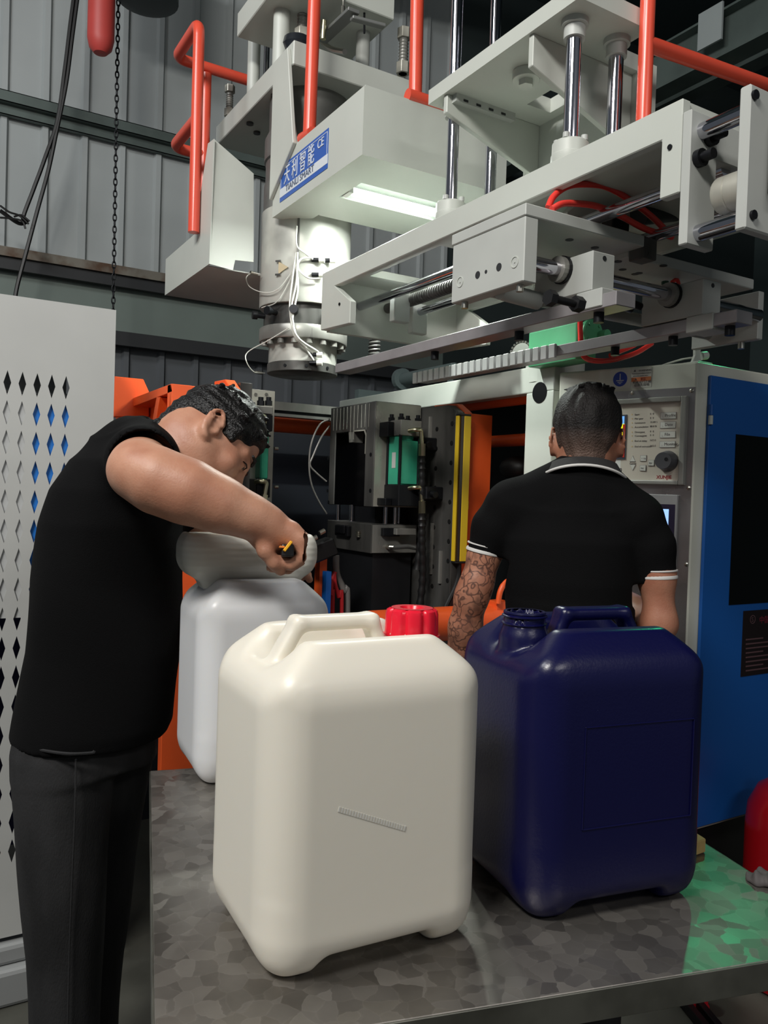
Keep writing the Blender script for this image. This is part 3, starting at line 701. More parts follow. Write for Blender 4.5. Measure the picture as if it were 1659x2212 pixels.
# ------------------------------------------------------------------ light box with sign and lamp
lb = thing('lamp_housing', 'boxy pale sheet-metal housing with a fluorescent lamp and blue sign', 'lamp housing', (1.37, 2.3, 2.39))
t = .004; X0, X1, Y0, Y1, Z0, Z1 = 1.114, 1.64, 2.040, 2.565, 2.390, 2.585
MB().prism([(X0, Y0, Z0), (X0, Y0, Z1), (X0, 2.499, Z1), (X0, 2.499, 2.584), (X0, 2.569, 2.80), (X0, 2.692, 2.80), (X0, 2.692, Z0)], (t, 0, 0)).build('side_panel', cream, lb)
MB().box(X0+t, X1, Y0, Y0+t, Z0, Z1+.004).build('front_panel', cream, lb)
rx0, rx1, ry0, ry1 = 1.215, 1.615, 2.225, 2.375
b = MB(); b.box(X0+t, rx0, Y0+t, Y1, Z0, Z0+t).prism([(X0+t, Y1, Z0), (1.235, Y1, Z0), (1.235, 2.612, Z0), (1.145, 2.69, Z0), (X0+t, 2.69, Z0)], (0, 0, t)).box(rx0, rx1, Y0+t, ry0, Z0, Z0+t).box(rx0, rx1, ry1, Y1, Z0, Z0+t).box(rx1, X1, Y0+t, Y1, Z0, Z0+t); b.build('bottom_panel', cream, lb)
MB().box(X0+t, X1, Y0+t, 2.50, Z1, Z1+.004).build('top_panel', cream, lb)
MB().box(1.238, X1, Y1, Y1+t, Z0, Z1).build('back_panel', cream, lb)
b = MB(); b.box(rx0-.003, rx1+.003, ry0-.003, ry0, Z0+t, Z0+.05).box(rx0-.003, rx1+.003, ry1, ry1+.003, Z0+t, Z0+.05).box(rx0-.003, rx0, ry0, ry1, Z0+t, Z0+.05).box(rx1, rx1+.003, ry0, ry1, Z0+t, Z0+.05).box(rx0-.003, rx1+.003, ry0-.003, ry1+.003, Z0+.05, Z0+.053)
b.build('lamp_recess', mat('white_reflector', (150, 153, 148), .4), lb)
tubem = mat('fluorescent_tube', (255, 255, 255), .3, emit=(238, 255, 240), estr=TUBE)
lmp = area_lamp('tube_light', (1.4225, 2.335, Z0-.0025), (1.4225, 2.335, 0), .350, 19.0, (.93, 1.0, .94), .024); lmp.rotation_euler = (0, 0, 0)
MB().cyl((1.245, 2.335, Z0+.012), (1.600, 2.335, Z0+.012), .0135, n=16).build('fluorescent_tube', tubem, lb)
for x in (1.226, 1.606): MB().box(x-.008, x+.008, 2.31, 2.36, Z0-.002, Z0+.045).build('tube_socket', mat('white_socket', (228, 228, 224), .4), lb)
# sign: blue upper field, white lower band, white frame line
sgb = mat('sign_blue', (44, 92, 176), .35); sgw = mat('sign_white', (214, 220, 226), .4)
q = [at_x(*p, X0) for p in ((608, 362), (711, 274), (708, 357), (604, 444))]
ya, yb = (q[0].y+q[3].y)/2, (q[1].y+q[2].y)/2; zt_, zb_ = (q[0].z+q[1].z)/2, (q[2].z+q[3].z)/2
xs = X0-.0015; H_ = zt_-zb_; L_ = ya-yb
sg = MB().box(xs, X0, yb, ya, zb_, zt_).build('sign_plate', sgb, lb)
def sgrect(y0, y1, z0, z1, m_, n): MB().box(xs-.0006, xs, yb+y0*L_, yb+y1*L_, zb_+z0*H_, zb_+z1*H_).build(n, m_, sg)
sgrect(.0, 1, .12, .36, sgw, 'white_band'); sgrect(.02, .98, .92, .935, sgw, 'frame_line')
for y in (.015, .978): sgrect(y, y+.007, .36, .935, sgw, 'frame_line')
ux, uy = Vector((0, -1, 0)), Vector((0, 0, 1))
text_mesh('天 利 智 能', 'sign_letters', sgw, sg, (xs-.001, ya-.034, zb_+.45*H_), ux, uy, .070, sx=.70)
text_mesh('CE', 'sign_letters', sgw, sg, (xs-.001, ya-.292, zb_+.66*H_), ux, uy, .038)
text_mesh('TIANLI SMART', 'sign_letters', mat('sign_grey', (84, 96, 120), .5), sg, (xs-.001, ya-.050, zb_+.18*H_), ux, uy, .030, sx=1.15)

# ------------------------------------------------------------------ left cover of the extruder
Yv = 2.80; Xv = at_y(452, 570, Yv).x
lc = thing('side_cover', 'pale bent sheet-metal cover left of the die head', 'machine cover', (Xv+.15, Yv+.2, at_y(452, 570, Yv).z))
pl_ = [at_x(*p, Xv) for p in ((452, 570), (462, 300), (449, 310), (420, 506), (358, 560), (356, 638))]
MB().prism(pl_, (.004, 0, 0)).build('side_panel', cream, lc)
z_lo, z_hi = at_y(452, 570, Yv).z, at_y(462, 300, Yv).z
fp = [at_y(*p, Yv) for p in ((452, 570), (503, 584), (508, 562), (548, 566), (548, 420), (548, 375), (462, 300))]
MB().prism([(max(p.x, Xv+.004) if i else Xv+.004, Yv, p.z) for i, p in enumerate(fp)], (0, .004, 0)).build('front_panel', cream, lc)
MB().box(Xv+.004, Xv+.52, Yv+.03, at_x(356, 638, Xv).y, z_lo-.001, z_lo+.003).build('bottom_panel', creamD, lc)

# ------------------------------------------------------------------ orange-red guard rails
def rail(label, segs, r, group='orange-red guard rails'):
    t_ = thing('guard_rail', label, 'guard rail', segs[0][1][-1], group)
    for n_, pts in segs: MB().tube(pts, r, 14).build(n_, railred, t_)
    return t_
Xa = Xv-.022; A_top, A_bot = at_x(428, 52, Xa), at_x(421, 500, Xa)
B1 = at_x(380, 132, Xa); yB = B1.y; C1 = at_y(535, 178, yB)
lo1 = at_x(416, 268, Xa); lo2 = at_x(374, 345, Xa); lo3 = at_y(440, 366, lo2.y)
pA = Vector((Xa, (A_top.y+A_bot.y)/2, A_bot.z)); top = Vector((Xa, pA.y, A_top.z)); ebk = Vector((Xa, yB, A_top.z))
r_ = 0.021
rl = rail('looped orange-red guard rail on the cover left of the die head', [('post', fillet([pA, top, Vector((Xa, yB, A_top.z+.0)), Vector((C1.x, yB, A_top.z))], .05)),
     ('lower_rail', fillet([Vector((Xa, pA.y, lo1.z)), Vector((Xa, lo2.y, lo1.z)), Vector((lo3.x, lo2.y, lo1.z))], .05)),
     ('rear_post', [at_y(446, 160, yB), Vector((at_y(446, 160, yB).x, yB, 2.6))])], r_)
p = at_x(668, 292, 1.135); rail('orange-red upright pole rising beside the blue sign', [('post', [p, at_x(681, -40, 1.135)]), ('foot', [p-Vector((0, .03, .005)), p+Vector((0, .05, .004))])], .0215)
rail('orange-red upright pole on the front of the lamp housing', [('post', [at_y(897, 212, 2.062), at_y(902, -40, 2.062)]), ('foot', [at_y(880, 206, 2.05), at_y(960, 232, 2.05)])], .020)
pz = at_x(1388, 300, 1.385); p0 = Vector((1.385, pz.y, 2.156)); p1 = at_x(1395, -30, 1.385); pj = at_x(1394, 95, 1.385); pe = at_y(1690, 197, pj.y+.02)
rail('orange-red rail with a side arm at the upper right', [('post', [p0, Vector((1.385, p0.y, p1.z))]), ('side_arm', [Vector((1.385, p0.y, pj.z)), pe])], .0165)
# ------------------------------------------------------------------ blow station frame (long beam at the upper right)
bf = thing('blow_frame', 'long pale steel frame of the blowing station at upper right', 'machine frame', (1.48, 1.7, 1.89))
def web(X):
    return MB().prism([(X, 2.45, 2.155), (X, .995, 2.155), (X, .995, 1.985), (X, 1.040, 1.985), (X, 1.040, 2.094), (X, 2.356, 2.094), (X, 2.245, 2.025), (X, 2.245, 1.955), (X, 2.45, 1.965)], (.022, 0, 0))
web(1.20).build('side_web', cream, bf, .002); web(1.74).build('side_web', cream, bf, .002)
for a in ((1.222, 1.30, 1.0, 2.45), (1.66, 1.74, 1.0, 2.45), (1.30, 1.66, 1.0, 1.90), (1.30, 1.66, 2.30, 2.45)): MB().box(*a, 2.131, 2.155).build('top_flange', cream, bf)
MB().box(1.222, 1.74, 2.425, 2.448, 1.96, 2.131).build('end_wall', cream, bf)
MB().box(1.200, 1.275, .975, .994, 1.888, 2.128).build('inner_end_plate', creamD, bf, .002)
MB().box(1.275, 1.76, .985, 1.03, 2.06, 2.131).build('front_crossbar', creamD, bf, .002)
MB().box(1.199, 1.60, .857, .878, 1.884, 2.124).build('outer_end_plate', creamD, bf, .003)
for z in (2.095, 1.912):
    MB().cyl((1.232, .878, z), (1.232, .976, z), .0155, n=20).build('tie_rod', chrome, bf)
    p = at_y(1629 if z > 2 else 1625, 206 if z > 2 else 465, .857); MB().cyl((p.x, .857, p.z), (p.x, .852, p.z), .008, n=14).build('socket_screw', blackM, bf)
p = at_y(1585, 405, .90); MB().lathe([(0, 0), (.031, 0), (.033, .004), (.033, .022), (.031, .024), (.033, .026), (.033, .060), (0, .060)], (p.x+.02, .94, p.z), (0, -1, 0), 28).build('coupling', steelL, bf)
p = at_y(1668, 345, .855); MB().box(p.x-.012, p.x+.15, .80, .857, p.z-.065, p.z+.065).build('motor_cover', blackP, bf, .008, 3)
for px, py in ((1521, 303), (1497, 348)):
    p = at_y(px, py, .985); b = MB(); b.cyl(p, p-Vector((0, .022, 0)), .016, n=14).cyl(p-Vector((0, .02, 0)), p-Vector((0, .044, 0)), .0095, n=12); b.build('stop_bolt', blackM, bf)
for px, py, X in ((1448, 318, 1.2), (734, 657, 1.2)):
    p = at_x(px, py, X); MB().cyl(p, p-Vector((.003, 0, 0)), .005, n=10).build('grub_screw', blackM, bf)
def yshaft(X, z, ya, yb, r, m_, n='guide_shaft'): MB().cyl((X, ya, z), (X, yb, z), r, n=20).build(n, m_, bf)
yshaft(1.335, 2.060, 2.43, 1.0, .0145, chrome); yshaft(1.50, 2.044, 2.43, 1.0, .0135, chrome)
b = MB(); b.cyl((1.43, 2.40, 2.062), (1.43, 1.60, 2.062), .017, n=16)
for i in range(56): b.lathe([(.017, 0), (.0205, .003), (.0205, .008), (.017, .011)], (1.43, 2.36-i*.0135, 2.062), (0, -1, 0), 16)
b.build('ribbed_screw', steelD, bf)
for p in ((1.36, 2.24, 1.985), (1.47, 2.30, 1.97)): MB().box(p[0], p[0]+.06, p[1], p[1]+.03, p[2], p[2]+.10).build('shaft_block', creamD, bf, .002)

# ------------------------------------------------------------------ lifting bracket with four chrome columns
lk_ = thing('lifting_bracket', 'pale gusseted bracket carried on chrome guide columns', 'bracket', (1.3, 1.55, 2.156))
b = MB(); b.box(1.198, 1.413, 1.268, 1.832, 2.472, 2.510); b.box(1.413, 1.545, 1.40, 1.59, 2.472, 2.510); b.box(1.413, 1.545, 1.68, 1.832, 2.472, 2.510); b.box(1.495, 1.545, 1.59, 1.68, 2.472, 2.510); b.build('top_plate', cream, lk_)
MB().box(1.525, 1.543, 1.36, 1.82, 2.160, 2.472).build('back_plate', cream, lk_)
for y in (1.755, 1.420):
    MB().prism([(1.206, y, 2.472), (1.525, y, 2.472), (1.525, y, 2.29 if y < 1.5 else 2.325), (1.206, y, 2.425 if y > 1.5 else 2.400)], (0, .016, 0)).build('gusset', cream, lk_, .0015)
MB().box(1.222, 1.42, 1.736, 1.755, 2.452, 2.472).build('slotted_rail', creamD, lk_)
for i in range(4): MB().box(1.245+i*.042, 1.260+i*.042, 1.735, 1.737, 2.456, 2.462).build('slot', dark, lk_)
p = at_z(1137, 155, 2.472); b = MB(); b.lathe([(0, 0), (.034, 0), (.034, .022), (0, .022)], (p.x, p.y, 2.450), n=24).cyl((p.x, p.y, 2.45), (p.x, p.y, 2.436), .019, n=6); b.build('lifting_nut', cream, lk_, .001)
for X in (1.25, 1.38):
    for Y in (1.335, 1.785):
        rr = .0168 if Y < 1.5 else .0155
        MB().cyl((X, Y, 2.16), (X, Y, 2.9), rr, n=24).build('chrome_column', chrome, lk_)
        b = MB(); b.lathe([(rr, 0), (.041, 0), (.042, .002), (.042, .020), (.040, .022), (.040, .046), (.036, .050), (rr, .050)], (X, Y, 2.156), n=28); b.build('column_base', cream, lk_)
        for k in range(4):
            a = .5+k*math.pi/2; MB().cyl((X+.031*math.cos(a), Y+.031*math.sin(a), 2.206), (X+.031*math.cos(a), Y+.031*math.sin(a), 2.217), .0075, n=12).build('socket_bolt', creamD, lk_)
        b = MB(); b.lathe([(rr, -.040), (.0235, -.040), (.0235, -.014), (.030, -.013), (.030, 0), (rr, 0)], (X, Y, 2.472), n=28); b.build('locking_collar', creamD, lk_)
p = at_x(1440, 60, 1.45)

# ------------------------------------------------------------------ take-out carriage: plates, shafts, two toothed arms
tc_ = thing('takeout_carriage', 'grey take-out carriage with two long arms under the frame', 'carriage', (1.5, 1.4, 1.83))
MB().box(1.100, 1.136, 1.300, 1.556, 1.873, 2.008).build('left_block', creamD, tc_, .002)
MB().box(1.098, 1.455, 1.298, 1.560, 2.0085, 2.034).build('top_plate', creamD, tc_, .002)
MB().box(1.455, 1.930, 1.345, 1.560, 1.996, 2.022).build('rear_plate', creamD, tc_, .002)
MB().box(1.455, 1.50, 1.300, 1.345, 1.985, 2.034).build('step_block', steelD, tc_, .002)
for px, py, r1 in ((994, 609, .0125), (1112, 566, .0125)):
    p = at_x(px, py, 1.10); b = MB(); ringdisc(b, p, (-1, 0, 0), r1, r1-.0022, .0015); b.cyl(p, p-Vector((.0015, 0, 0)), .0022, n=8); b.build('shaft_cap', cream, tc_)
for px, py, r1 in ((1032, 594, .0085), (1050, 587, .0042), (1078, 577, .0088)):
    p = at_x(px, py, 1.10); MB().cyl(p+Vector((.001,0,0)), p-Vector((.0008, 0, 0)), r1, n=16).build('drilled_hole', dark, tc_)
for px, py in ((1004, 660), (1123, 620)):
    p = at_x(px, py, 1.115); MB().cyl((p.x, p.y, 1.874), (p.x, p.y, 1.858), .008, n=14).build('underside_bolt', zinc, tc_)
xr1 = at_y(1640, 640, 1.345).x
MB().box(xr1, xr1+.022, 1.345, 1.556, 1.868, 1.996).build('right_plate', creamD, tc_, .002)
p = at_y(1618, 718, 1.40); MB().cyl((xr1+.01, 1.40, 1.869), (xr1+.01, 1.40, 1.850), .009, n=14).build('underside_bolt', zinc, tc_)
MB().cyl((1.136, 1.345, 1.930), (xr1, 1.345, 1.930), .0165, n=22).build('cross_shaft', chrome, tc_)
MB().cyl((1.136, 1.50, 1.905), (xr1, 1.50, 1.905), .0165, n=22).build('cross_shaft', steel, tc_)
for x0, nm in ((1.250, 'near'), (1.610, 'far')):
    MB().box(x0+.002, x0+.068, 1.256, 1.44, 1.869, 1.954).build('bearing_block', creamD, tc_, .002)
    MB().box(x0, x0+.070, 1.225, 1.30, 1.830, 1.869).build('arm_clamp', creamD, tc_, .002)
    b = MB(); ringdisc(b, (x0+.001, 1.345, 1.930), (-1, 0, 0), .0285, .0166, .020); b.build('bush', steel, tc_)
    b = MB(); ringdisc(b, (x0+.001, 1.345, 1.930), (-1, 0, 0), .031, .024, .007); b.build('bush_flange', blackM, tc_)
    MB().cyl((x0+.036, 1.2565, 1.942), (x0+.036, 1.255, 1.942), .0055, n=10).build('drilled_hole', dark, tc_)
    # arm with rack teeth
    y_n, y_f = (1.188, 2.44) if nm == 'near' else (1.165, 2.50)
    zb_, zt_ = (1.826, 1.856) if nm == 'near' else (1.836, 1.866)
    MB().box(x0+.004, x0+.062, y_n, y_f, zb_, zt_).build('arm', mat('arm_steel', (168, 164, 166), .36, .35, var=.2, vscale=8), tc_, .0015)
    for yb_ in ((1.26, 1.52, 1.88) if nm == 'near' else (1.20, 1.36, 1.55)):
        b = MB(); b.cyl((x0+.03, yb_, zb_), (x0+.03, yb_, zb_-.022), .0115, n=14); b.build('socket_bolt', blackM, tc_)
tooth = MB().box(-.009, 0, -.0125, .0125, -.019, .019)
def teeth(x, y0, y1, z, n, hgt):
    pr = None
    for i in range(n):
        y = y0+(y1-y0)*i/(n-1)
        if pr is None:
            b = MB().box(x-.010, x, y-.0125, y+.0125, z-hgt/2, z+hgt/2); pr = b.build('rack_tooth', mat('tooth_steel', (214, 214, 214), .4, .3), tc_, .0012); y_first = y
        else: dup(pr, 'rack_tooth', tc_, (0, y-y_first, 0))
teeth(1.614, 2.485, 1.76, 1.850, 22, .040); 
# stop bolt hanging under the cross shaft, sensors
a_, b_ = at_y(1186, 643, 1.24), at_y(1252, 658, 1.24); d = (b_-a_).normalized()
MB().cyl(a_, b_, .0085, n=14).cyl(a_-d*.004, a_+d*.012, .0165, n=6).cyl(b_-d*.016, b_+d*.004, .0165, n=6).build('double_stop_bolt', blackP, tc_)
for px, py, r_ in ((1365, 655, .010), (1345, 660, .011), (1410, 655, .009), (1430, 660, .012)):
    p = at_y(px, py, 1.42); MB().cyl(p, p+Vector((.03, 0, -.004)), r_, n=12).build('proximity_sensor', zinc if px > 1400 else blackM, tc_)
for px, py in ((1230, 518), (1225, 557), (1285, 535), (1335, 565), (1390, 562), (1345, 582), (1380, 590), (1433, 574), (1372, 592)):
    p = at_z(px, py, 1.996 if px > 1330 else 2.0085); MB().cyl((p.x, p.y, p.z+.0005), (p.x, p.y, p.z-.0008), .0095, n=14).build('plate_hole', dark, tc_)
MB().cyl((1.137, 1.42, 1.882), (1.248, 1.42, 1.876), .020, n=16).build('side_cylinder', creamD, tc_)
for px, py in ((1463, 605), (1500, 598)):
    p = at_y(px, py, 1.40); b = MB(); b.tube(spline([p+Vector((-.02, 0, -.008)), p, p+Vector((.012, 0, -.03))], 4), .005, 7); b.build('red_elbow', redH, tc_)
p = at_y(1437, 608, 1.40); MB().cyl(p, p+Vector((0,0,-.03)), .004, n=8).cyl(p, p+Vector((0,0,-.008)), .009, n=8).build('throttle_screw', mat('dark_green_knob', (30, 70, 52), .4), tc_)

# ------------------------------------------------------------------ red air hoses on the carriage
Yh = 1.33
def hose(name, pts, r, m_, label, cat='hose', group=None): 
    o = MB().tube(spline(pts, 8), r, 10).build(name, m_); tag(o, label, cat, group); return o
hose('air_hose', [at_y(*p, Yh) for p in ((1184, 448), (1196, 424), (1225, 403), (1262, 398), (1310, 404), (1360, 432), (1410, 470), (1448, 508))], .0072, redH, 'upper red air hose arching over the carriage plate')
hose('air_hose', [at_y(*p, Yh-.02) for p in ((1192, 452), (1215, 440), (1250, 440), (1290, 446), (1340, 466), (1395, 495), (1452, 512))], .0072, redH, 'lower red air hose sagging across the carriage plate')
pv = at_y(1280, 440, 1.42); b = MB(); b.prism([at_y(*p, 1.42) for p in ((1225, 458), (1250, 436), (1302, 408), (1310, 412), (1310, 470), (1225, 468))], (0, .03, 0)); o = b.build('valve_block', cream, None, .002); tag(o, 'white valve block with two holes beneath the red hoses', 'valve')
for px, py in ((1283, 427), (1295, 421)): MB().cyl(at_y(px, py, 1.4195), at_y(px, py, 1.4185), .004, n=10).build('port_hole', dark, o)
bx = thing('black_cylinder', 'black ribbed air cylinder behind the red hoses', 'cylinder', at_y(1420, 470, 1.36))
MB().cyl(at_y(1380, 462, 1.38), at_y(1470, 452, 1.38), .028, n=20).build('barrel', blackR, bx)
MB().obox(at_y(1330, 470, 1.45), (.03, 0, 0), (0, .02, 0), (0, 0, .035)).build('valve_body', blackP, bx, .003)
# ------------------------------------------------------------------ machine side frame with the big opening
XF = 1.88
mf = thing('machine_frame', 'cream machine side frame with a large opening behind the clamp', 'machine frame', (1.9, 2.6, 0.3))
yr = at_x(1135, 900, XF).y; zt_ = at_x(1020, 815, XF).z; ZROOF = zt_; zo = at_x(1050, 862, XF).z; yl = 3.35
MB().box(XF, XF+.05, 2.045, yl+.25, zo, zt_).build('top_band', cream, mf, .004, 2)
MB().box(XF, XF+.05, 2.045, yr, .30, zo).build('right_post', cream, mf, .004, 2)
MB().box(XF, XF+.05, yl, yl+.25, .30, zo).build('left_post', cream, mf, .004, 2)
MB().box(XF, XF+.05, yr, yl, .30, .62).build('bottom_band', cream, mf)
MB().box(XF+.05, XF+.9, 2.16, 3.5, zt_-.02, zt_-.016).build('roof_sheet', creamD, mf)
p = at_x(1166, 848, XF); MB().cyl(p, p-Vector((.002, 0, 0)), .036, n=32).build('round_hole', blackM, mf)
p1, p2 = at_x(1130, 858, 1.97), at_x(985, 878, 1.97); MB().cyl((1.97, p1.y-.05, p1.z), (1.97, p2.y+.3, p1.z), .028, n=16).build('inner_pipe', orange, mf)
p1 = at_x(1095, 952, 2.05); MB().cyl((2.05, p1.y+.5, p1.z), (2.05, p1.y-.6, p1.z), .024, n=16).build('inner_pipe', orange, mf)
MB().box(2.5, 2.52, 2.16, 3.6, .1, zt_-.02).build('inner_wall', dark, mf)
p1 = at_x(1090, 1010, 2.0); MB().sphere((2.06, p1.y, p1.z), .06, 14, 9, (1, 1.3, .8)).build('inner_hose_bundle', blackR, mf)

# ------------------------------------------------------------------ clamp halves
def rbox_face(b, x0, x1, y0, y1, z0, z1): return b.box(x0, x1, y0, y1, z0, z1)
YM = 2.602; z_ut = 1.768; z_ub = at_y(806, 1095, YM).z; z_lt = at_y(803, 1132, YM).z; z_lb = at_y(803, 1196, YM).z
XA, XB, YB = 1.511, 1.714, 2.966
mh = thing('mould_half', 'right steel mould half with an open cavity and green hydraulic cylinder', 'mould', ((XA+XB)/2, (YM+YB)/2, z_lb))
cd = .060; cy0, cy1, czt = 2.668, 2.918, 1.662
b = MB(); b.box(XA+cd, XB, YM, YB, z_ub, z_ut).box(XA, XA+cd, YM, cy0, z_ub, z_ut).box(XA, XA+cd, cy1, YB, z_ub, z_ut).box(XA, XA+cd, cy0, cy1, czt, z_ut)
b.build('upper_block', steelD, mh, .002)
pol = mat('shaded_cavity_steel', (70, 70, 74), .22, 1.0)  # dark polished lining, with the shade inside the cavity put into its colour
MB().box(XA+cd-.004, XA+cd+.001, cy0+.0005, cy1-.0005, z_ub+.001, czt-.0005).box(XA+.004, XA+cd, cy1-.003, cy1+.0005, z_ub+.001, czt-.0005).build('shaded_cavity_lining', pol, mh)
MB().box(XB-.12, XB, YM-.0015, YM, z_ub+.002, z_ut-.002).box(XA+.004, XB-.12, YM-.0015, YM, z_ub+.002, z_ut-.002).build('ground_side_face', steelL, mh)
b = MB()
for i in range(11):
    y = cy0-.02+i*(cy1-cy0+.04)/10; b.box(XA-.0010, XA, y-.0007, y+.0007, czt+(.012 if i not in (4, 5) else -.03), z_ut-.006)
b.build('vent_groove', steelL, mh)
MB().prism([(XA+.002, 2.812, czt+.001), (XA+.002, 2.772, czt+.001), (XA+.002, 2.780, czt-.042), (XA+.002, 2.804, czt-.042)], (.05, 0, 0)).build('neck_insert', steel, mh, .001)
b = MB(); b.prism([(XA-.002, cy0-.001, czt-.09), (XA-.002, cy0-.005, czt-.02), (XA-.002, cy0+.008, czt+.003), (XA-.002, cy0+.09, czt+.003), (XA-.002, cy0+.09, czt-.001), (XA-.002, cy0+.011, czt-.002), (XA-.002, cy0, czt-.02), (XA-.002, cy0+.001, czt-.09)], (.003, 0, 0)); b.build('cavity_edge', steelL, mh)
for px, py in ((801, 982), (800, 1060), (709, 990), (708, 1060), (710, 1085)):
    p = at_x(px, py, XA); MB().cyl(p, p-Vector((.001, 0, 0)), .008, n=14).build('guide_hole', blackM, mh)
b = MB(); b.box(XA, XB, YM, YB, z_lb, z_lt); b.build('lower_block', steelD, mh, .002)
MB().box(XA+.004, XB-.002, YM-.0015, YM, z_lb+.003, z_lt-.003).build('ground_side_face', steel, mh)
for x, y in ((XA+.03, 2.93), (XA+.05, 2.85), (XA+.07, 2.62), (XA+.12, 2.63), (XB-.05, 2.66)): MB().cyl((x, y, z_lt-.002), (x, y, z_ub+.002), .009, n=14).build('guide_pin', chrome, mh)
MB().box(XA+.06, XB, YM+.08, YB-.08, z_lt-.001, z_ub+.001).build('spacer', blackM, mh)
p = at_x(745, 1146, XA); MB().box(XA-.018, XA, p.y-.055, p.y+.055, p.z-.022, p.z+.022).box(XA-.026, XA-.018, p.y-.04, p.y+.04, p.z-.012, p.z+.022).build('cavity_plug', blackM, mh, .006, 2)
b = MB(); p = at_x(776, 1153, XA)
for k in range(4): b.lathe([(.010, 0), (.014, .002), (.014, .004), (.010, .006)], p+Vector((-.002, 0, -.014+k*.007)), n=14)
b.build('coil_spring', zinc, mh)
# hydraulic cylinder on the side face
YC = 2.492
xa, xb = at_y(866, 925, YC).x, at_y(911, 925, YC).x; xm = (xa+xb)/2
def zc(y): return at_y(890, y, YC).z
hc_ = MB().box(xa, xb, YC, YM-.004, zc(942), zc(908)).build('cylinder_head', steel, mh, .002)
MB().box(xa-.028, xa-.001, YC+.045, YM-.002, zc(944), zc(912)).build('black_flange', blackM, mh, .002)
MB().box(xa, xb, YC, YM-.004, zc(1094), zc(1048)).build('cylinder_head', blackM, mh, .002)
MB().box(xa-.028, xa-.001, YC+.045, YM-.002, zc(1094), zc(1078)).build('black_flange', blackM, mh, .002)
b = MB(); b.cyl((xm, YC+.05, zc(1050)), (xm, YC+.05, zc(940)), .037, n=28); b.build('cylinder_barrel', greenT, mh)
MB().box(xa+.006, xb-.006, YC+.006, YC+.012, zc(1047), zc(952)).build('green_front', greenT, mh, .003)
MB().box(xa+.004, xa+.008, YC+.02, YC+.085, zc(1047), zc(944)).build('green_front', greenT, mh)
for x in (xa+.004, xb-.006): MB().cyl((x, YC+.006, zc(1050)), (x, YC+.006, zc(940)), .0055, n=10).build('tie_rod', blackM, mh)
MB().cyl((xa+.002, YC+.09, zc(1050)), (xa+.002, YC+.09, zc(940)), .0055, n=10).build('tie_rod', blackM, mh)
p = at_x(851, 990, xa); MB().box(xa+.0025, xa+.0038, YC+.035, YC+.06, zc(1012), zc(978)).build('rating_label', mat('rating_label_paper', (198, 200, 196), .5), mh)
for px in (846, 867, 881, 903):
    p = at_y(px, 906, YC+(.03 if px in (867, 903) else .08)); b = MB(); b.cyl((p.x, p.y, zc(909)), (p.x, p.y, zc(909)+.014), .0125, n=6).cyl((p.x, p.y, zc(909)+.014), (p.x, p.y, zc(909)+.026), .008, n=10); b.build('tie_rod_nut', blackM, mh)
for k, y in enumerate((931, 1055)):
    p = at_y(884, y, YC); q = p+Vector((.012, -.02, .006))
    MB().tube(fillet([p+Vector((0, .004, 0)), p+Vector((.012, -.024, .004)), p+Vector((.036, -.024, .006)), p+Vector((.042, -.024, -.05))], .02), .0085, 10).build('elbow_fitting', brassy, mh)
    MB().cyl(p+Vector((.042, -.024, -.045)), p+Vector((.043, -.024, -.095)), .013, n=8).build('hose_ferrule', brassy, mh)
    e = p+Vector((.043, -.024, -.09)); 
    hp = spline([e, e+Vector((.005, 0, -.10)), e+Vector((.02, .01, -.25)), e+Vector((.01, .02, -.42))], 12); b = MB(); b.tube(hp, [.0125+(.003 if i % 3 == 0 else 0) for i in range(len(hp))], 10); b.build('spiral_wrapped_hose', blackR, mh)
# clamps on the lower block
for a, z in (((820, 1140, 876, 1152), 0),):
    p, q = at_y(822, 1140, YM), at_y(899, 1158, YM-.04)
MB().box(at_y(822, 1140, YM).x, at_y(858, 1140, YM).x, YM-.022, YM-.002, at_y(830, 1158, YM).z, at_y(830, 1140, YM).z).build('clamp_bar', blackM, mh, .002)
MB().box(at_y(857, 1150, YM-.045).x, at_y(899, 1150, YM-.045).x, YM-.045, YM-.002, at_y(880, 1156, YM-.045).z, at_y(880, 1142, YM-.045).z).build('clamp_bar', steel, mh, .002)
p = at_y(836, 1181, YM); MB().cyl(p, p-Vector((0, .02, 0)), .009, n=8).cyl(p-Vector((0, .015, 0)), p-Vector((-.012, .03, 0)), .007, n=8).build('hose_barb', zinc, mh)
MB().tube(spline([p+Vector((.01, -.03, 0)), p+Vector((.06, -.05, .004)), p+Vector((.11, -.05, 0)), p+Vector((.15, -.02, .03)), p+Vector((.17, .0, .09))], 6), .0085, 8).build('clear_hose', mat('smoky_clear_hose', (78, 78, 76), .12), mh)
MB().box(XA+.02, XB-.01, YM+.02, YB-.03, .55, z_lb-.001).build('support_column', mat('black_support', (24, 25, 28), .5, var=.3, vscale=5), mh)

# right platen
XP0, XP1, YP = 1.720, 1.760, 2.379
pt = thing('clamp_platen', 'dark drilled steel platen with bright orange frame at right', 'platen', (1.8, 2.6, .6))
zt2 = 1.757
MB().prism([(XP0, YP, 1.728), (XP0, YP+.055, zt2), (XP0, 3.08, zt2+.006), (XP0, 3.08, .55), (XP0, YP, .55)], (XP1-XP0, 0, 0)).build('steel_platen', steelD, pt, .0015)
MB().prism([(XP1+.001, YP, 1.730), (XP1+.001, YP+.06, 1.766), (XP1+.001, YP+.20, 1.770), (XP1+.001, YP+.20, .55), (XP1+.001, YP, .55)], (.032, 0, 0)).build('orange_edge', orange, pt, .0015)
MB().box(XP1+.033, 1.892, YP+.004, YP+.03, .55, 1.728).build('orange_side', orange, pt, .0015)
MB().box(XP1+.034, 1.88, YP+.03, YP+.5, .9, .93).build('orange_rib', orange, pt)
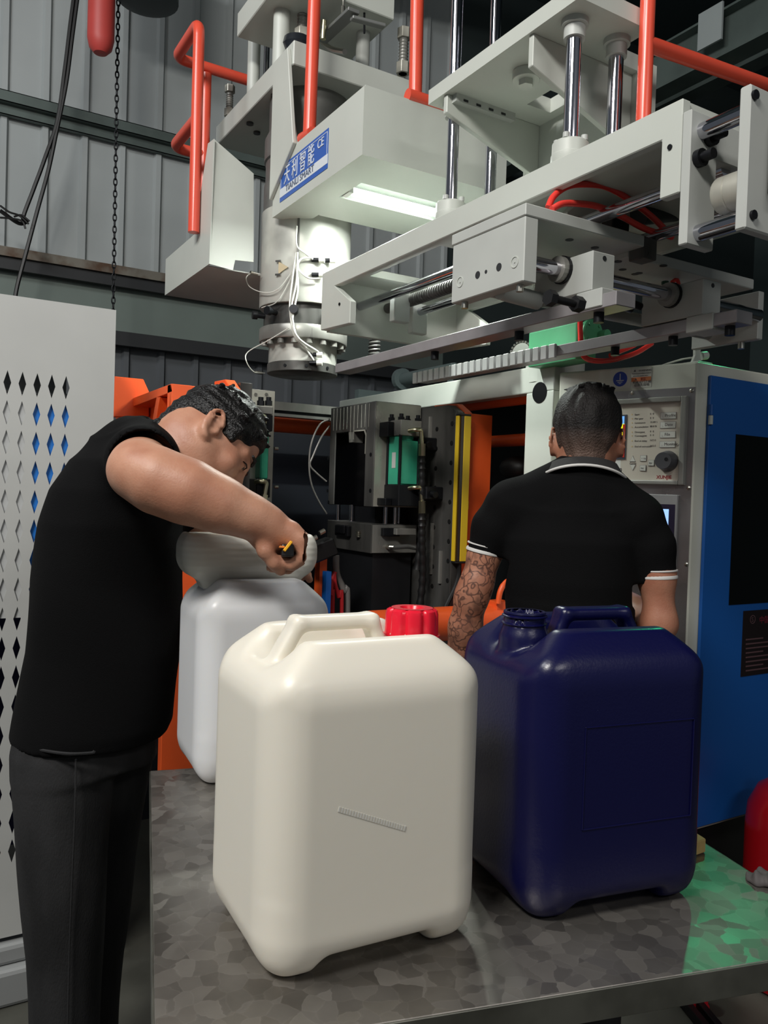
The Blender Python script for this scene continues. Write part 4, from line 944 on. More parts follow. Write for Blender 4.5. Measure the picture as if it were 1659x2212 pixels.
hm = mat('dark_bolt_hole', (12, 12, 12), .6)
hs = []
for i in range(9):
    for k, px in enumerate((977, 944)):
        y = 915+i*43+k*12-(i*.6)
        if y > 1285: continue
        p = at_x(px-i*1.3, y, XP0); hs.append(p)
for p in hs: b = MB(); b.cyl(p+Vector((.001, 0, 0)), p-Vector((.0008, 0, 0)), .0075, n=12); b.lathe([(.0075, 0), (.0090, 0), (.0088, .001)], p, (-1, 0, 0), 12); b.build('bolt_hole', hm, pt)
for px, py in ((935, 962), (948, 1067)):
    p = at_x(px, py, XP0); MB().box(XP0-.075, XP0, p.y-.028, p.y+.05, p.z-.022, p.z+.026).build('mould_clamp', blackM, pt, .003); 
    MB().cyl(p+Vector((-.05, -.03, 0)), p+Vector((-.05, -.052, -.004)), .012, n=12).build('clamp_bolt', blackM, pt)
for px, y0, y1 in ((930, 900, 960), (934, 1130, 1240), (952, 1190, 1260)):
    a_, b_ = at_x(px, y0, XP0-.004), at_x(px-4, y1, XP0-.004); MB().box(XP0-.008, XP0, a_.y-.006, a_.y+.006, b_.z, a_.z).build('guide_strip', steel, pt)

def curtain(px0, px1, yt, yb, YL, label, cab=True):
    xl_, xr_ = at_y(px0, 1000, YL).x, at_y(px1, 1000, YL).x; za, zb_ = at_y(px0, yb, YL).z, at_y(px0, yt, YL).z; w = xr_-xl_
    c = thing('light_curtain', label, 'safety sensor', ((xl_+xr_)/2, YL+.015, za))
    b = MB(); b.box(xl_, xl_+w*.14, YL+.010, YL+.028, za, zb_).box(xl_+w*.40, xr_, YL, YL+.028, za, zb_).box(xl_+w*.14, xl_+w*.40, YL+.014, YL+.028, za, zb_); b.build('yellow_housing', yellow, c, .001)
    MB().box(xl_+w*.14, xl_+w*.40, YL+.002, YL+.0135, za+.001, zb_-.001).build('sensor_window', mat('dark_red_window', (40, 18, 16), .15), c)
    MB().box(xl_, xr_, YL-.001, YL+.029, zb_, zb_+.008).build('end_cap', blackP, c, .003, 2); MB().box(xl_, xr_, YL-.001, YL+.029, za-.008, za).build('end_cap', blackP, c, .003, 2)
    for f in (.36, .86): MB().box(xr_, xr_+.005, YL+.004, YL+.022, za+(zb_-za)*f, za+(zb_-za)*f+.03).build('mounting_clip', yellow, c, .001)
    if cab: MB().tube(spline([(xl_+w*.55, YL+.014, za-.008), (xl_+w*.55, YL+.014, za-.05), (xl_+w*.2, YL+.012, za-.10), (xl_-.03, YL+.01, za-.17), (xl_-.05, YL+.01, za-.25)], 6), .0085, 8).build('cable', blackR, c)
    return c
curtain(991, 1015, 897, 1213, 2.350, 'yellow light curtain bar on the orange frame beside the right man')

# left half
XL0, XL1 = 0.947, 1.107
ml = thing('mould_half', 'left steel mould half behind the bending man', 'mould', (1.03, 2.75, 1.2))
MB().box(XL0, XL1, YM, YB, 1.30, 1.766).build('upper_block', steel, ml, .002)
MB().box(XL0+.002, XL1-.002, YM-.0015, YM, 1.302, 1.764).build('ground_side_face', steelL, ml)
MB().box(XL0, XL1, YM, YB, 1.16, 1.26).build('lower_block', steelD, ml, .002)
MB().box(XL0+.02, XL1-.02, YM+.03, YB-.03, .5, 1.16).build('support_column', mat('black_support', (0,0,0)), ml)
xa2, xb2 = at_y(530, 890, 2.50).x, at_y(590, 890, 2.50).x
MB().box(xa2, xb2, 2.50, YM-.003, at_y(560, 893, 2.5).z, at_y(560, 876, 2.5).z).build('cylinder_head', steel, ml, .002)
MB().box(xa2+.02, xb2, 2.50, YM-.003, at_y(560, 930, 2.5).z, at_y(560, 894, 2.5).z).build('black_valve', blackM, ml, .002)
for px in (520, 536, 563, 580):
    p = at_y(px, 876, 2.54); b = MB(); b.cyl(p, p+Vector((0,0,.016)), .0125, n=6).cyl(p+Vector((0,0,.016)), p+Vector((0,0,.028)), .009, n=10); b.build('hex_bolt', blackM, ml)
for px in (552, 575):
    p = at_y(px, 852, YM-.002); MB().cyl(p, p-Vector((0,.002,0)), .006, n=10).build('dowel', zinc, ml)
xg0, xg1 = at_y(563, 1000, 2.52).x, at_y(580, 1000, 2.52).x
MB().box(xg0, xg1, 2.52, 2.57, at_y(570, 1035, 2.52).z, at_y(570, 925, 2.52).z).build('green_cylinder', greenT, ml, .004)
MB().box(xb2-.05, xb2, 2.505, YM-.003, at_y(580, 1075, 2.505).z, at_y(580, 1035, 2.505).z).build('black_valve', blackM, ml, .002)
for px, y in ((560, 900), (563, 1042)):
    p = at_y(px, y, 2.49); MB().tube(fillet([p+Vector((-.01, .02, 0)), p+Vector((0, 0, .004)), p+Vector((.022, 0, .002)), p+Vector((.014, 0, -.05))], .02), .0078, 10).build('elbow_fitting', brassy, ml); MB().cyl(p+Vector((.016, 0, -.04)), p+Vector((.008, 0, -.085)), .0115, n=8).build('hose_ferrule', brassy, ml)
for y in (969, 1052): p = at_y(596, y, YM+.02); MB().cyl(p-Vector((.006,0,0)), p+Vector((.008, 0, 0)), .006, n=10).build('side_screw', zinc, ml)
lp = thing('clamp_platen', 'orange ribbed platen and frame at left beside the white cabinet', 'platen', (.8, 2.6, .6))
YO = 2.385; xo = at_y(369, 835, YO).x; zo1 = at_y(369, 829, YO).z
xc1 = at_y(498, 860, YO).x
MB().box(.905, .945, YO+.02, 3.08, .55, 1.757).build('steel_platen', steelD, lp, .0015)
MB().box(xo, .89, YO, YO+.035, .55, zo1).build('orange_front', orange, lp, .002)
MB().prism([(.868, YO-.002, 1.728), (.868, YO+.06, 1.766), (.868, YO+.16, 1.77), (.868, YO+.16, .55), (.868, YO-.002, .55)], (.034, 0, 0)).build('orange_edge', orange, lp, .002)
ye = at_x(250, 868, xo).y; ze = at_x(250, 868, xo).z
P = lambda px, py, dx=0: (xo+dx, at_x(px, py, xo).y, at_x(px, py, xo).z)
# webbed side: rim strips around two triangular openings
oT = [P(369, 829), P(250, 874)]
def strip(pts, th, n): MB().prism(pts, (th, 0, 0)).build(n, orange, lp, .001)
strip([P(369, 829), P(362, 946), P(362, 1150), P(372, 1150), P(372, 829)], .06, 'orange_rib')
strip([P(369, 829), P(372, 846), P(250, 892), P(250, 874)], .06, 'orange_rib')
strip([P(338, 858), P(345, 858), P(334, 925), P(334, 1000), P(324, 1000), P(326, 925)], .06, 'orange_rib')
strip([P(250, 880), P(272, 880), P(300, 960), P(300, 1010), P(250, 1010)], .05, 'orange_rib')
strip([P(360, 840, .062), P(250, 884, .062), P(250, 1010, .062), P(360, 1010, .062)], .004, 'orange_web')
q = [at_y(*p, YO+.45) for p in ((240, 812), (310, 819), (322, 846), (322, 900), (240, 900))]
MB().prism(q, (0, .05, 0)).build('rear_orange_block', orange, lp, .002)
MB().box(xo+.06, .9, YO+.04, YO+.42, .9, .93).build('orange_rib', orange, lp)
curtain(489, 516, 846, 1160, 2.352, 'yellow light curtain bar beside the left mould half', False)

# rails and tie bars between the halves
yq = 3.10
rl_ = thing('linear_rail', 'slotted grey steel rail spanning between the mould halves', 'rail', (1.4, yq, 1.7))
z_a = at_y(650, 872, yq).z; z_b = at_y(650, 890, yq).z; z_c = at_y(650, 897, yq).z; z_d = at_y(650, 903, yq).z
MB().box(.95, 1.715, yq, yq+.05, z_b, z_a).build('rail_body', steel, rl_); MB().box(.95, 1.715, yq+.012, yq+.05, z_c, z_b).build('rail_slot', blackM, rl_); MB().box(.95, 1.715, yq-.004, yq+.05, z_d, z_c).build('rail_lip', steel, rl_)
p = at_y(650, 921, yq+.10); o = MB().cyl((.95, yq+.10, p.z), (1.715, yq+.10, p.z), .033, n=24).build('tie_bar', orange); tag(o, 'orange-red round tie bar between the mould halves, below the grey rail', 'tie bar')
p = at_y(920, 1350, 2.22); o = MB().cyl((at_y(800, 1350, 2.22).x, 2.22, p.z), (2.0, 2.22, p.z-.0), .058, n=28).build('tie_bar', orange); tag(o, 'thick orange bar crossing low behind the red cap', 'tie bar')
q0 = at_y(1080, 1304, 2.20); ob = thing('hook_bracket', 'small orange bracket with an upright horn behind the blue can', 'bracket', q0)
MB().box(q0.x-.03, q0.x+.032, 2.18, 2.24, q0.z-.03, q0.z+.01).build('bracket_plate', orange, ob, .002)
MB().tube(spline([at_y(1076, 1304, 2.17), at_y(1080, 1280, 2.17), at_y(1088, 1262, 2.17), at_y(1095, 1250, 2.17)], 5), [.010]*10+[.008, .007, .006, .005, .003, .001], 10).build('horn', orange, ob)
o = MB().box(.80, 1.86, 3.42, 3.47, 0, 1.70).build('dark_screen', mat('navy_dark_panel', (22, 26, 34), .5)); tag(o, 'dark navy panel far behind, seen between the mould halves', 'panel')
# thin looping tubes near the right half
for i, q in enumerate([((712, 905), (690, 918), (672, 960), (668, 1010), (674, 1050), (690, 1085), (706, 1110)), ((712, 920), (694, 945), (676, 985), (670, 1005), (684, 1022), (705, 1040))]):
    hose('thin_hose', [at_y(*p, 2.99) for p in q], .0038, wireC, ('outer' if i == 0 else 'inner')+' thin clear hose looping left of the right mould half')
# behind the hand: fitting bundle, posts, hoses
hb_ = thing('valve_bundle', 'black valve block with zinc fittings behind the hand', 'valve', at_y(690, 1180, 2.5))
MB().obox(at_y(688, 1190, 2.52), (.05, -.01, .02), (0, .03, 0), (-.012, 0, .03)).build('valve_body', blackP, hb_, .006)
for a_, b_ in (((660, 1172), (684, 1160)), ((690, 1152), (701, 1146))): MB().cyl(at_y(*a_, 2.47), at_y(*b_, 2.47), .0085, n=8).build('hose_fitting', zinc, hb_)
MB().cyl(at_y(664, 1206, 2.45), at_y(664, 1198, 2.45), .020, n=16).build('round_knob', zinc, hb_)
MB().cyl(at_y(664, 1222, 2.45), at_y(664, 1207, 2.45), .026, n=16).build('round_base', blackP, hb_)
MB().tube(spline([at_y(655, 1185, 2.5), at_y(690, 1176, 2.5), at_y(715, 1165, 2.5)], 5), .006, 8).build('clear_tube', zinc, hb_)
p = at_y(697, 1250, 2.58); o = MB().box(p.x-.013, p.x+.016, 2.58, 2.62, 0, at_y(697, 1205, 2.58).z).build('red_post', orange); tag(o, 'dark red upright post behind the freshly moulded can', 'post')
p = at_y(709, 1290, 2.5); o = MB().box(p.x-.010, p.x+.010, 2.5, 2.53, 0, at_y(709, 1235, 2.5).z).build('blue_post', blueP); tag(o, 'slim blue upright post beside the dark red post', 'post')
for i, q in enumerate([((724, 1235), (717, 1255), (716, 1285), (718, 1330)), ((722, 1240), (724, 1262), (732, 1290), (738, 1330))]):
    hose('red_hose', [at_y(*p, 2.56) for p in q]+[Vector((at_y(*q[-1], 2.56).x, 2.56, .008))], .0075, mat('dark_red_hose', (190, 40, 46), .35), ('left' if i == 0 else 'right')+' dark red hose of the pair below the mould')
hose('grey_hose', [at_y(*p, 2.58) for p in ((726, 1200), (728, 1240), (742, 1275), (750, 1330))]+[Vector((at_y(750, 1330, 2.58).x, 2.58, .012))], .012, mat('grey_hose', (120, 118, 116), .4), 'grey hose beside the dark red hoses below the mould')

# back stuff under the beam: coil spring rod and pipe stub
cs = bf
a_, b_ = at_x(806, 700, 1.5), at_x(808, 770, 1.5); b = MB(); b.cyl((a_.x, b_.y, b_.z-.02), (a_.x, b_.y, 2.050), .010, n=10)
b.build('spring_rod', steelD, cs); b = MB(); pts = []
for i in range(140):
    t = i/139; an = t*9*2*math.pi; pts.append((a_.x+.019*math.cos(an), b_.y+.019*math.sin(an), b_.z+(a_.z-b_.z)*t))
b.tube(pts, .0045, 6).build('coil_spring', steelD, cs)
pp = thing('pipe_stub', 'dim grey pipe with a flange under the toothed arm', 'pipe', at_x(862, 818, 2.0))
a_ = at_x(905, 812, 2.2); b_ = at_x(872, 815, 2.2); MB().cyl((2.2, a_.y-.3, a_.z), (2.2, b_.y, a_.z), .030, n=16).build('pipe', mat('dim_grey_paint', (96, 108, 108), .5), pp); MB().box(2.19, 2.21, a_.y-.28, a_.y-.26, ZROOF-.017, a_.z).build('pipe_foot', mat('dim_grey_paint', (0,0,0)), pp); b = MB(); ringdisc(b, (2.2, b_.y, a_.z), (0, 1, 0), .055, .02, .03); b.build('flange', mat('dim_grey_paint', (0,0,0)), pp)
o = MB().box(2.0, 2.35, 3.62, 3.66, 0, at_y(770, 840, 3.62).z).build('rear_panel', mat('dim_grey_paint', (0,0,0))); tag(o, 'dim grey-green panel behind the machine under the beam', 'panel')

# ------------------------------------------------------------------ gear motor on top of the frame
gm = thing('gear_motor', 'cream gear housing with a green electric motor on the machine roof', 'motor', at_x(1200, 770, 1.98))
Xg = 1.98; a_ = at_x(1200, 770, Xg); zt3 = at_x(1200, 698, Xg).z; rg = px_size(50, (a_-CAMP).dot(_f))
MB().lathe([(0, a_.z-.1), (rg*1.25, a_.z-.1), (rg*1.25, a_.z-.012), (rg, a_.z-.01), (rg, zt3-.012), (rg*1.03, zt3-.01), (rg*1.03, zt3), (0, zt3)], (Xg, a_.y, 0), n=36).build('gear_housing', cream, gm)
for px, py in ((1137, 764), (1208, 752), (1250, 745)): p = at_x(px, py+8, Xg-.05); MB().cyl(p-Vector((0,0,.02)), p+Vector((0, 0, .012)), .011, n=14).build('housing_bolt', cream, gm)
Yg = 1.86; c_ = at_y(1283, 718, Yg); rm = px_size(29, (c_-CAMP).dot(_f))
MB().lathe([(0, 0), (rm*.9, 0), (rm, .004), (rm, .02), (rm*.92, .022), (rm*.92, .25), (0, .25)], c_, (0, 1, 0), 32).build('motor_end', greenM, gm)
MB().box(c_.x-.045, c_.x+rm*1.05, Yg+.03, Yg+.26, c_.z-.085, c_.z+rm*.8).build('motor_foot', greenM, gm, .006, 2)
MB().cyl(c_+Vector((rm*.7, -.001, -.006)), c_+Vector((rm*.7, -.03, -.006)), rm*.36, n=14).build('cable_gland', greenM, gm)
for a in (.8, 2.3, 3.9, 5.4): MB().cyl(c_+Vector((rm*.72*math.cos(a), 0, rm*.72*math.sin(a))), c_+Vector((rm*.72*math.cos(a), -.004, rm*.72*math.sin(a))), .005, n=8).build('end_screw', greenM, gm)
spk = at_x(1128, 765, 1.95); MB().lathe([(0, 0), (.040, 0), (.040, .008), (0, .008)], spk, (-1, -.3, 0), 28).build('sprocket', cream, gm)
lm = MB(); lm.cyl((-.006, 0, 0), (.006, 0, 0), .0048, n=8)
pr = None
for i in range(22):
    t = 2*math.pi*i/22+.3; d = Vector((-1, -.3, 0)).normalized(); u = Vector((d.y, -d.x, 0)); p = spk+u*(.045*math.cos(t))+Vector((0, 0, .045*math.sin(t)))+d*.004
    b = MB(); b.cyl(p-d*.006, p+d*.006, .0048, n=8); b.build('chain_roller', steel, gm)
hose('air_hose', [at_y(*p, 1.84) for p in ((1253, 688), (1254, 720), (1256, 755), (1266, 774), (1295, 780), (1335, 775), (1375, 762), (1408, 742))], .0085, redH, 'red hose looping under the green motor')
hose('air_hose', [at_y(*p, 1.86) for p in ((1318, 768), (1345, 757), (1370, 746), (1382, 738))], .0075, redH, 'short red hose rising toward the carriage above the loop')
# ------------------------------------------------------------------ control cabinet
C0 = at_d(1507, 781, 2.4); dF = Vector((-.327, .945, 0)).normalized(); nF = Vector((-dF.y, dF.x, 0))   # nF looks towards the room
if nF.dot(_f) > 0: nF = -nF
UZ = Vector((0, 0, 1)); rF = -dF        # reading direction (left to right)
def front(px, py, off=0.0):
    d = ray(px, py); t = ((C0+nF*off)-CAMP).dot(nF)/d.dot(nF); p = CAMP+d*t
    return (p-C0).dot(dF), p.z
def fpos(s, z, off=0.0): p = C0+dF*s+nF*off; return Vector((p.x, p.y, z))
zc0, zc1 = at_d(1498, 1815, 2.4).z, C0.z
cc = thing('control_cabinet', 'cream and blue control cabinet with screens at right', 'cabinet', (C0.x+.2, C0.y+.3, 0))
sl = .455
xq = 2.035+1.0
A_ = Vector((C0.x, C0.y, 0)); B_ = A_+dF*sl
foot = [(A_.x, A_.y), (xq, A_.y), (xq, A_.y+.55), (B_.x+.25, A_.y+.55), (B_.x, B_.y)]
MB().prism([(x, y, zc0) for x, y in foot], (0, 0, zc1-zc0)).build('shell', mat('cabinet_cream', (205, 206, 194), .45, var=.06, vscale=3), cc, .006, 2)
MB().prism([(x*.985+.04, y*.985+.05, 0.0) for x, y in foot], (0, 0, zc0)).build('dark_base', blackP, cc)
def fbox(s0, s1, z0, z1, d0, d1, n, m_, par=cc, bev=0.0, seg=1, b=None):
    bb = b or MB(); bb.obox((fpos((s0+s1)/2, (z0+z1)/2, (d0+d1)/2)), dF*((s1-s0)/2), nF*((d1-d0)/2), UZ*((z1-z0)/2))
    return bb.build(n, m_, par, bev, seg) if b is None else bb
s_r, zpt = front(1503, 836); zpb = front(1478, 1480)[1]
brushed = mat('stainless_panel', (176, 172, 172), .30, .85, var=.12, vscale=4, rvar=.08)
fbox(s_r, .43, zpb, zpt, -.002, .0025, 'steel_panel', brushed)
def scr(px, py, par=cc, off=.0025, r=.0065):
    s, z = front(px, py, off); p = fpos(s, z, off); b = MB(); b.lathe([(0, .004), (r*.5, .0036), (r*.9, .002), (r, 0), (0, 0)], p, nF, 14); b.build('panel_screw', zinc, par)
for q in ((1494, 844), (1366, 849), (1488, 1054), (1483, 1219), (1312, 1055)): scr(*q)
# parison controller
sR, zT = front(1485, 855, .012); zB = front(1482, 1048, .012)[1]; sL = .385
grey = mat('controller_frame_grey', (150, 150, 144), .4, .3); facem = mat('controller_face', (206, 198, 184), .4)
b = MB(); fw_ = .017
fbox(sR, sL, zB, zT, .0025, .010, '', None, b=b); 
pc_ = b.build('parison_controller', grey, cc)
b = MB(); fbox(sR, sR+fw_, zB, zT, .010, .020, '', None, b=b); fbox(sL-fw_, sL, zB, zT, .010, .020, '', None, b=b); fbox(sR+fw_, sL-fw_, zT-fw_, zT, .010, .020, '', None, b=b); fbox(sR+fw_, sL-fw_, zB, zB+fw_*.8, .010, .020, '', None, b=b); b.build('raised_frame', grey, pc_, .003, 2)
OF = .011
fbox(sR+fw_, sL-fw_, zB+fw_*.8, zT-fw_, .010, OF, 'face_plate', facem, pc_)
def frect(x0, y0, x1, y1, n, m_, o0=.011, o1=.0125, par=pc_, bev=0.0):
    s0, z0 = front(x0, y0, OF); s1, z1 = front(x1, y1, OF); return fbox(min(s0, s1), max(s0, s1), min(z0, z1), max(z0, z1), o0, o1, n, m_, par, bev)
frect(1296, 898, 1351, 992, 'screen_bezel', mat('screen_bezel_dark', (70, 74, 84), .4), o1=.013)
def emi(n, c, s): return mat(n, c, .3, emit=c, estr=s)
frect(1299, 901, 1349, 917, 'screen', emi('screen_blue', (110, 170, 235), .75), .0125, .0137)
frect(1299, 917, 1347, 988, 'screen', emi('screen_yellow', (232, 230, 26), .72), .0125, .0137)
frect(1346.5, 917, 1349, 988, 'screen_bar', emi('screen_red', (150, 40, 30), .4), .0125, .0138)
btn = mat('button_white', (214, 214, 206), .4); ink = mat('printed_ink', (70, 66, 66), .6); edge = mat('button_edge', (120, 116, 112), .5); redink = mat('printed_red', (140, 30, 34), .6)
for i, (y, t) in enumerate(((898, 'Profile'), (918, 'Date'), (939, 'File'), (960, 'Monitor'))):
    x0 = 1428-i*.7; frect(x0-.6, y-6.6, x0+32.6, y+6.6, 'button_rim', edge, .011, .0122); frect(x0, y-6, x0+32, y+6, 'button', btn, .011, .0128)
    s, z = front(x0+9, y+2.5, OF); text_mesh(t, 'button_text', ink, pc_, fpos(s, z, .0129), rF, UZ, .0125, .0002)
    s, z = front(x0+3, y+4, OF); text_mesh(':.', 'button_text', ink, pc_, fpos(s, z, .0129), rF, UZ, .010, .0002)
rows = ((896, 'Start', '0  0'), (905, 'Plat gear', '0  0'), (914, 'Luminance', '10.00 S'), (923, 'Accumulation', '80.0 %'), (934, 'Divergent', '0  0'), (942, 'Convergent', '0  0'), (953, 'End of delay', 'NO.0'), (965, 'End of extrusion', 'NO.5'))
led = mat('small_led', (235, 200, 120), .3)
for y, a, c in rows:
    s, z = front(1371, y+1.5, OF); text_mesh(a, 'panel_text', ink, pc_, fpos(s, z, .0112), rF, UZ, .0080, .0002)
    s, z = front(1404, y, OF); text_mesh(c, 'panel_text', ink, pc_, fpos(s, z, .0112), rF, UZ, .0080, .0002)
    s, z = front(1365.5, y-.5, OF); MB().cyl(fpos(s, z, .011), fpos(s, z, .0118), .0016, n=8).build('indicator', led, pc_)
def tri(px, py, up):
    s, z = front(px, py, OF); h = .0085; k = 1 if up else -1
    for f_, m_, o_ in ((1.15, edge, .0118), (1.0, btn, .0124)): MB().prism([fpos(s-h*f_, z-k*h*f_, .011), fpos(s+h*f_, z-k*h*f_, .011), fpos(s, z+k*h*f_, .011)], nF*(o_-.011)).build('arrow_key', m_, pc_)
tri(1367, 991, True); tri(1367, 1010, False)
s, z = front(1360, 1003, OF); text_mesh('Cursor', 'panel_text', ink, pc_, fpos(s, z, .0112), rF, UZ, .0075, .0002)
for x, y, t in ((1390, 990, '+ Up'), (1389, 1011, 'Set'), (1407, 1000, 'Ent')):
    frect(x-6.4, y-6.4, x+6.4, y+6.4, 'key_rim', edge, .011, .0122); frect(x-5.8, y-5.8, x+5.8, y+5.8, 'key', btn, .011, .0128); s, z = front(x-4.5, y+2, OF); text_mesh(t, 'button_text', ink, pc_, fpos(s, z, .0129), rF, UZ, .0072, .0002)
s, z = front(1440, 996, .02); kp = fpos(s, z, OF); b = MB(); kr = .0285; b.lathe([(0, .040), (kr*.86, .040), (kr*.9, .038), (kr, .012), (kr*1.12, .004), (kr*1.12, 0), (0, 0)], kp, nF, 36); b.build('control_knob', mat('grey_knob', (72, 72, 76), .4), pc_)
q = kp+nF*.0402+rF*.010+UZ*.004; MB().cyl(q, q+nF*.0006, .0055, n=14).build('knob_dimple', mat('knob_dimple', (30, 30, 32), .2), pc_)
s, z = front(1418, 1034, OF); text_mesh('XUNJIE', 'maker_text', redink, pc_, fpos(s, z, .0112), rF, UZ, .0145, .0002, bold=.0004)
s, z = front(1316, 1019, OF); text_mesh('TS100', 'model_text', ink, pc_, fpos(s, z, .0112), rF, UZ, .0165, .0002, bold=.0004)
s, z = front(1306, 1031, OF); text_mesh('Stock', 'model_text', ink, pc_, fpos(s, z, .0112), rF, UZ, .0175, .0002, sx=1.4)
frect(1300, 993, 1340, 1013, 'glossy_film', mat('glossy_film', (232, 232, 226), .08), .0109, .0111)
# touch screen below
sR2, zT2 = front(1465, 1069, .012); zB2 = front(1462, 1228, .012)[1]
ts = fbox(sR2, .36, zB2, zT2, .0025, .016, 'touch_screen', mat('touch_screen_bezel', (150, 150, 150), .4, .3), cc, .002)
OF2 = .016
fbox(sR2+.006, .352, zB2+.01, front(1460, 1090, OF2)[1], .016, .0166, 'black_glass', mat('screen_black_glass', (44, 40, 58), .15), ts)
s1, za = front(1445, 1100, OF2); zb_ = front(1445, 1162, OF2)[1]
fbox(s1, .335, zb_, za, .0166, .0172, 'lit_screen', emi('touch_lit', (150, 190, 250), .95), ts)
for y, w_, c in ((1112, .05, 'screen_dark_blue'), (1122, .035, 'screen_dark_blue'), (1134, .045, 'screen_dark_blue')):
    zz = front(1440, y, OF2)[1]; fbox(s1+.012, s1+.012+w_, zz-.004, zz, .0172, .0175, 'screen_row', emi('screen_dark_blue', (60, 100, 200), .5), ts)
s, z = front(1418, 1104, OF2); text_mesh('DATE', 'screen_text', ink, ts, fpos(s, z, .0175), rF, UZ, .008, .0002)
# warning labels
def lab(x0, y0, x1, y1, n, m_, o=.0012, par=None):
    s0, z0 = front(x0, y0); s1, z1 = front(x1, y1); return fbox(min(s0, s1), max(s0, s1), min(z0, z1), max(z0, z1), 0, o, n, m_, par or cc)
paper = mat('label_paper', (206, 206, 198), .45); lblue = mat('label_blue', (30, 60, 160), .4); lor = mat('label_orange', (206, 120, 70), .45)
l1 = lab(1319, 800, 1362, 838, 'earth_label', paper)
s, z = front(1340, 819); c = fpos(s, z, .0012); MB().cyl(c, c+nF*.0006, .0235, n=36).build('blue_disc', lblue, l1)
def lbar(s0, s1, z0, z1, m_=paper, par=l1): fbox(s0, s1, z0, z1, .0018, .0024, 'symbol_bar', m_, par)
lbar(s-.0013, s+.0013, z-.003, z+.017); lbar(s-.0125, s+.0125, z-.006, z-.0035); lbar(s-.008, s+.008, z-.011, z-.0088); lbar(s-.004, s+.004, z-.0155, z-.0135)
l2 = lab(1364, 796, 1407, 836, 'warning_label', paper)
o3 = lab(1364.5, 816, 1406.5, 822.5, 'orange_band', lor, .0018, l2)
for x, y, t, sz, m_ in ((1380, 803, 'WARNING', .0085, ink), (1366, 809, 'Protective grounding is required', .0046, ink), (1368, 814, 'before the machine starts', .0046, ink), (1384, 821.5, '警告', .0085, redink), (1367, 828.5, '机器运行之前', .0098, ink), (1370, 835, '必须先接地', .0098, ink)):
    s, z = front(x, y); text_mesh(t, 'label_text', m_, l2, fpos(s, z, .0019), rF, UZ, sz, .0002)
for x, y in ((1372, 801), (1374, 819.5)): 
    s, z = front(x, y); MB().prism([fpos(s-.004, z-.003, .0018), fpos(s+.004, z-.003, .0018), fpos(s, z+.004, .0018)], nF*.0005).build('warning_triangle', ink, l2)
# blue side door (plane y = C0.y)
YD = C0.y
def sd(px, py, off=0.0): return at_y(px, py, YD-off)
dl, dt = sd(1529, 812).x, sd(1530, 811.5).z; db = sd(1526, 1778).z
door = MB().box(dl, xq-.04, YD-.012, YD-.001, db, dt).build('blue_door', blueP, cc, .002)
a_, b_ = sd(1590, 938, .013), sd(1577, 1307, .013); MB().box(a_.x, xq-.12, YD-.0135, YD-.012, b_.z, a_.z).build('door_window', glassD, door)
h1, h2 = sd(1532, 897, .012), sd(1530, 921, .012)
MB().cyl((dl+.003, YD-.014, sd(1531, 898).z), (dl+.003, YD-.014, sd(1531, 875).z), .0065, n=12).build('door_hinge', blueP, door); MB().cyl((dl+.003, YD-.014, sd(1531, 918).z), (dl+.003, YD-.014, sd(1531, 899).z), .0068, n=12).build('door_hinge', cream, door)
a_, b_ = sd(1606, 1320, .013), sd(1601, 1462, .013); npm = mat('nameplate_black', (26, 16, 18), .4)
npl = MB().box(a_.x, a_.x+.30, YD-.0135, YD-.012, b_.z, a_.z).build('name_plate', npm, door)
UXd = Vector((1, 0, 0)); npi = mat('nameplate_ink', (92, 66, 70), .5); npr = mat('nameplate_red', (120, 30, 50), .5)
c = sd(1626, 1338, .0137); b = MB(); ringdisc(b, c, (0, -1, 0), .014, .0115, .0004, 28); b.build('emblem_ring', npi, door)
text_mesh('S', 'emblem_letter', npi, door, c+Vector((-.0055, 0, -.0075)), UXd, UZ, .021, .0002)
text_mesh('中国', 'plate_letters', npr, door, sd(1640, 1346, .0138), UXd, UZ, .026, .0002)
b = MB()
for i in range(8):
    y = 1382+i*9.6; p = sd(1611, y, .0138); b.box(p.x, p.x+(.20 if i % 3 else .09), YD-.0138, YD-.0135, p.z-.0022, p.z+.0022)
b.build('plate_small_print', npi, door)
# eye bolt, yellow cap on the roof
e = fpos(.02, zc1, -.06); eb = thing('lifting_eye', 'cream lifting lug on the control cabinet roof', 'lifting eye', e)
MB().box(e.x-.035, e.x+.03, e.y-.03, e.y+.03, zc1+.0, zc1+.006).build('lug_plate', cream, eb, .002)
MB().prism([(e.x-.022, e.y, zc1+.006), (e.x+.020, e.y, zc1+.006), (e.x+.012, e.y, zc1+.03), (e.x+.014, e.y, zc1+.062), (e.x-.012, e.y, zc1+.062), (e.x-.010, e.y, zc1+.03)], (0, .012, 0)).build('lug', cream, eb, .002)
MB().cyl((e.x+.02, e.y+.006, zc1+.03), (e.x+.045, e.y+.006, zc1+.035), .013, n=16).build('lug_pin', cream, eb)
y_ = at_y(1523, 777, C0.y+.06); o = MB().lathe([(0, 0), (.024, 0), (.024, .010), (.022, .013), (0, .013)], (y_.x, y_.y, zc1+.0005), n=10, smooth=False).build('yellow_cap', mat('yellow_plastic_cap', (228, 190, 60), .35)); tag(o, 'yellow ribbed plastic cap lying on the control cabinet roof', 'cap')
hose('white_wire', [fpos(.13, zc1+.004, -.05), fpos(.10, zc1+.012, -.05), fpos(.06, zc1+.02, -.05), fpos(.03, zc1+.022, -.052)], .003, wireW, 'thin white wire on the control cabinet roof', 'wire')
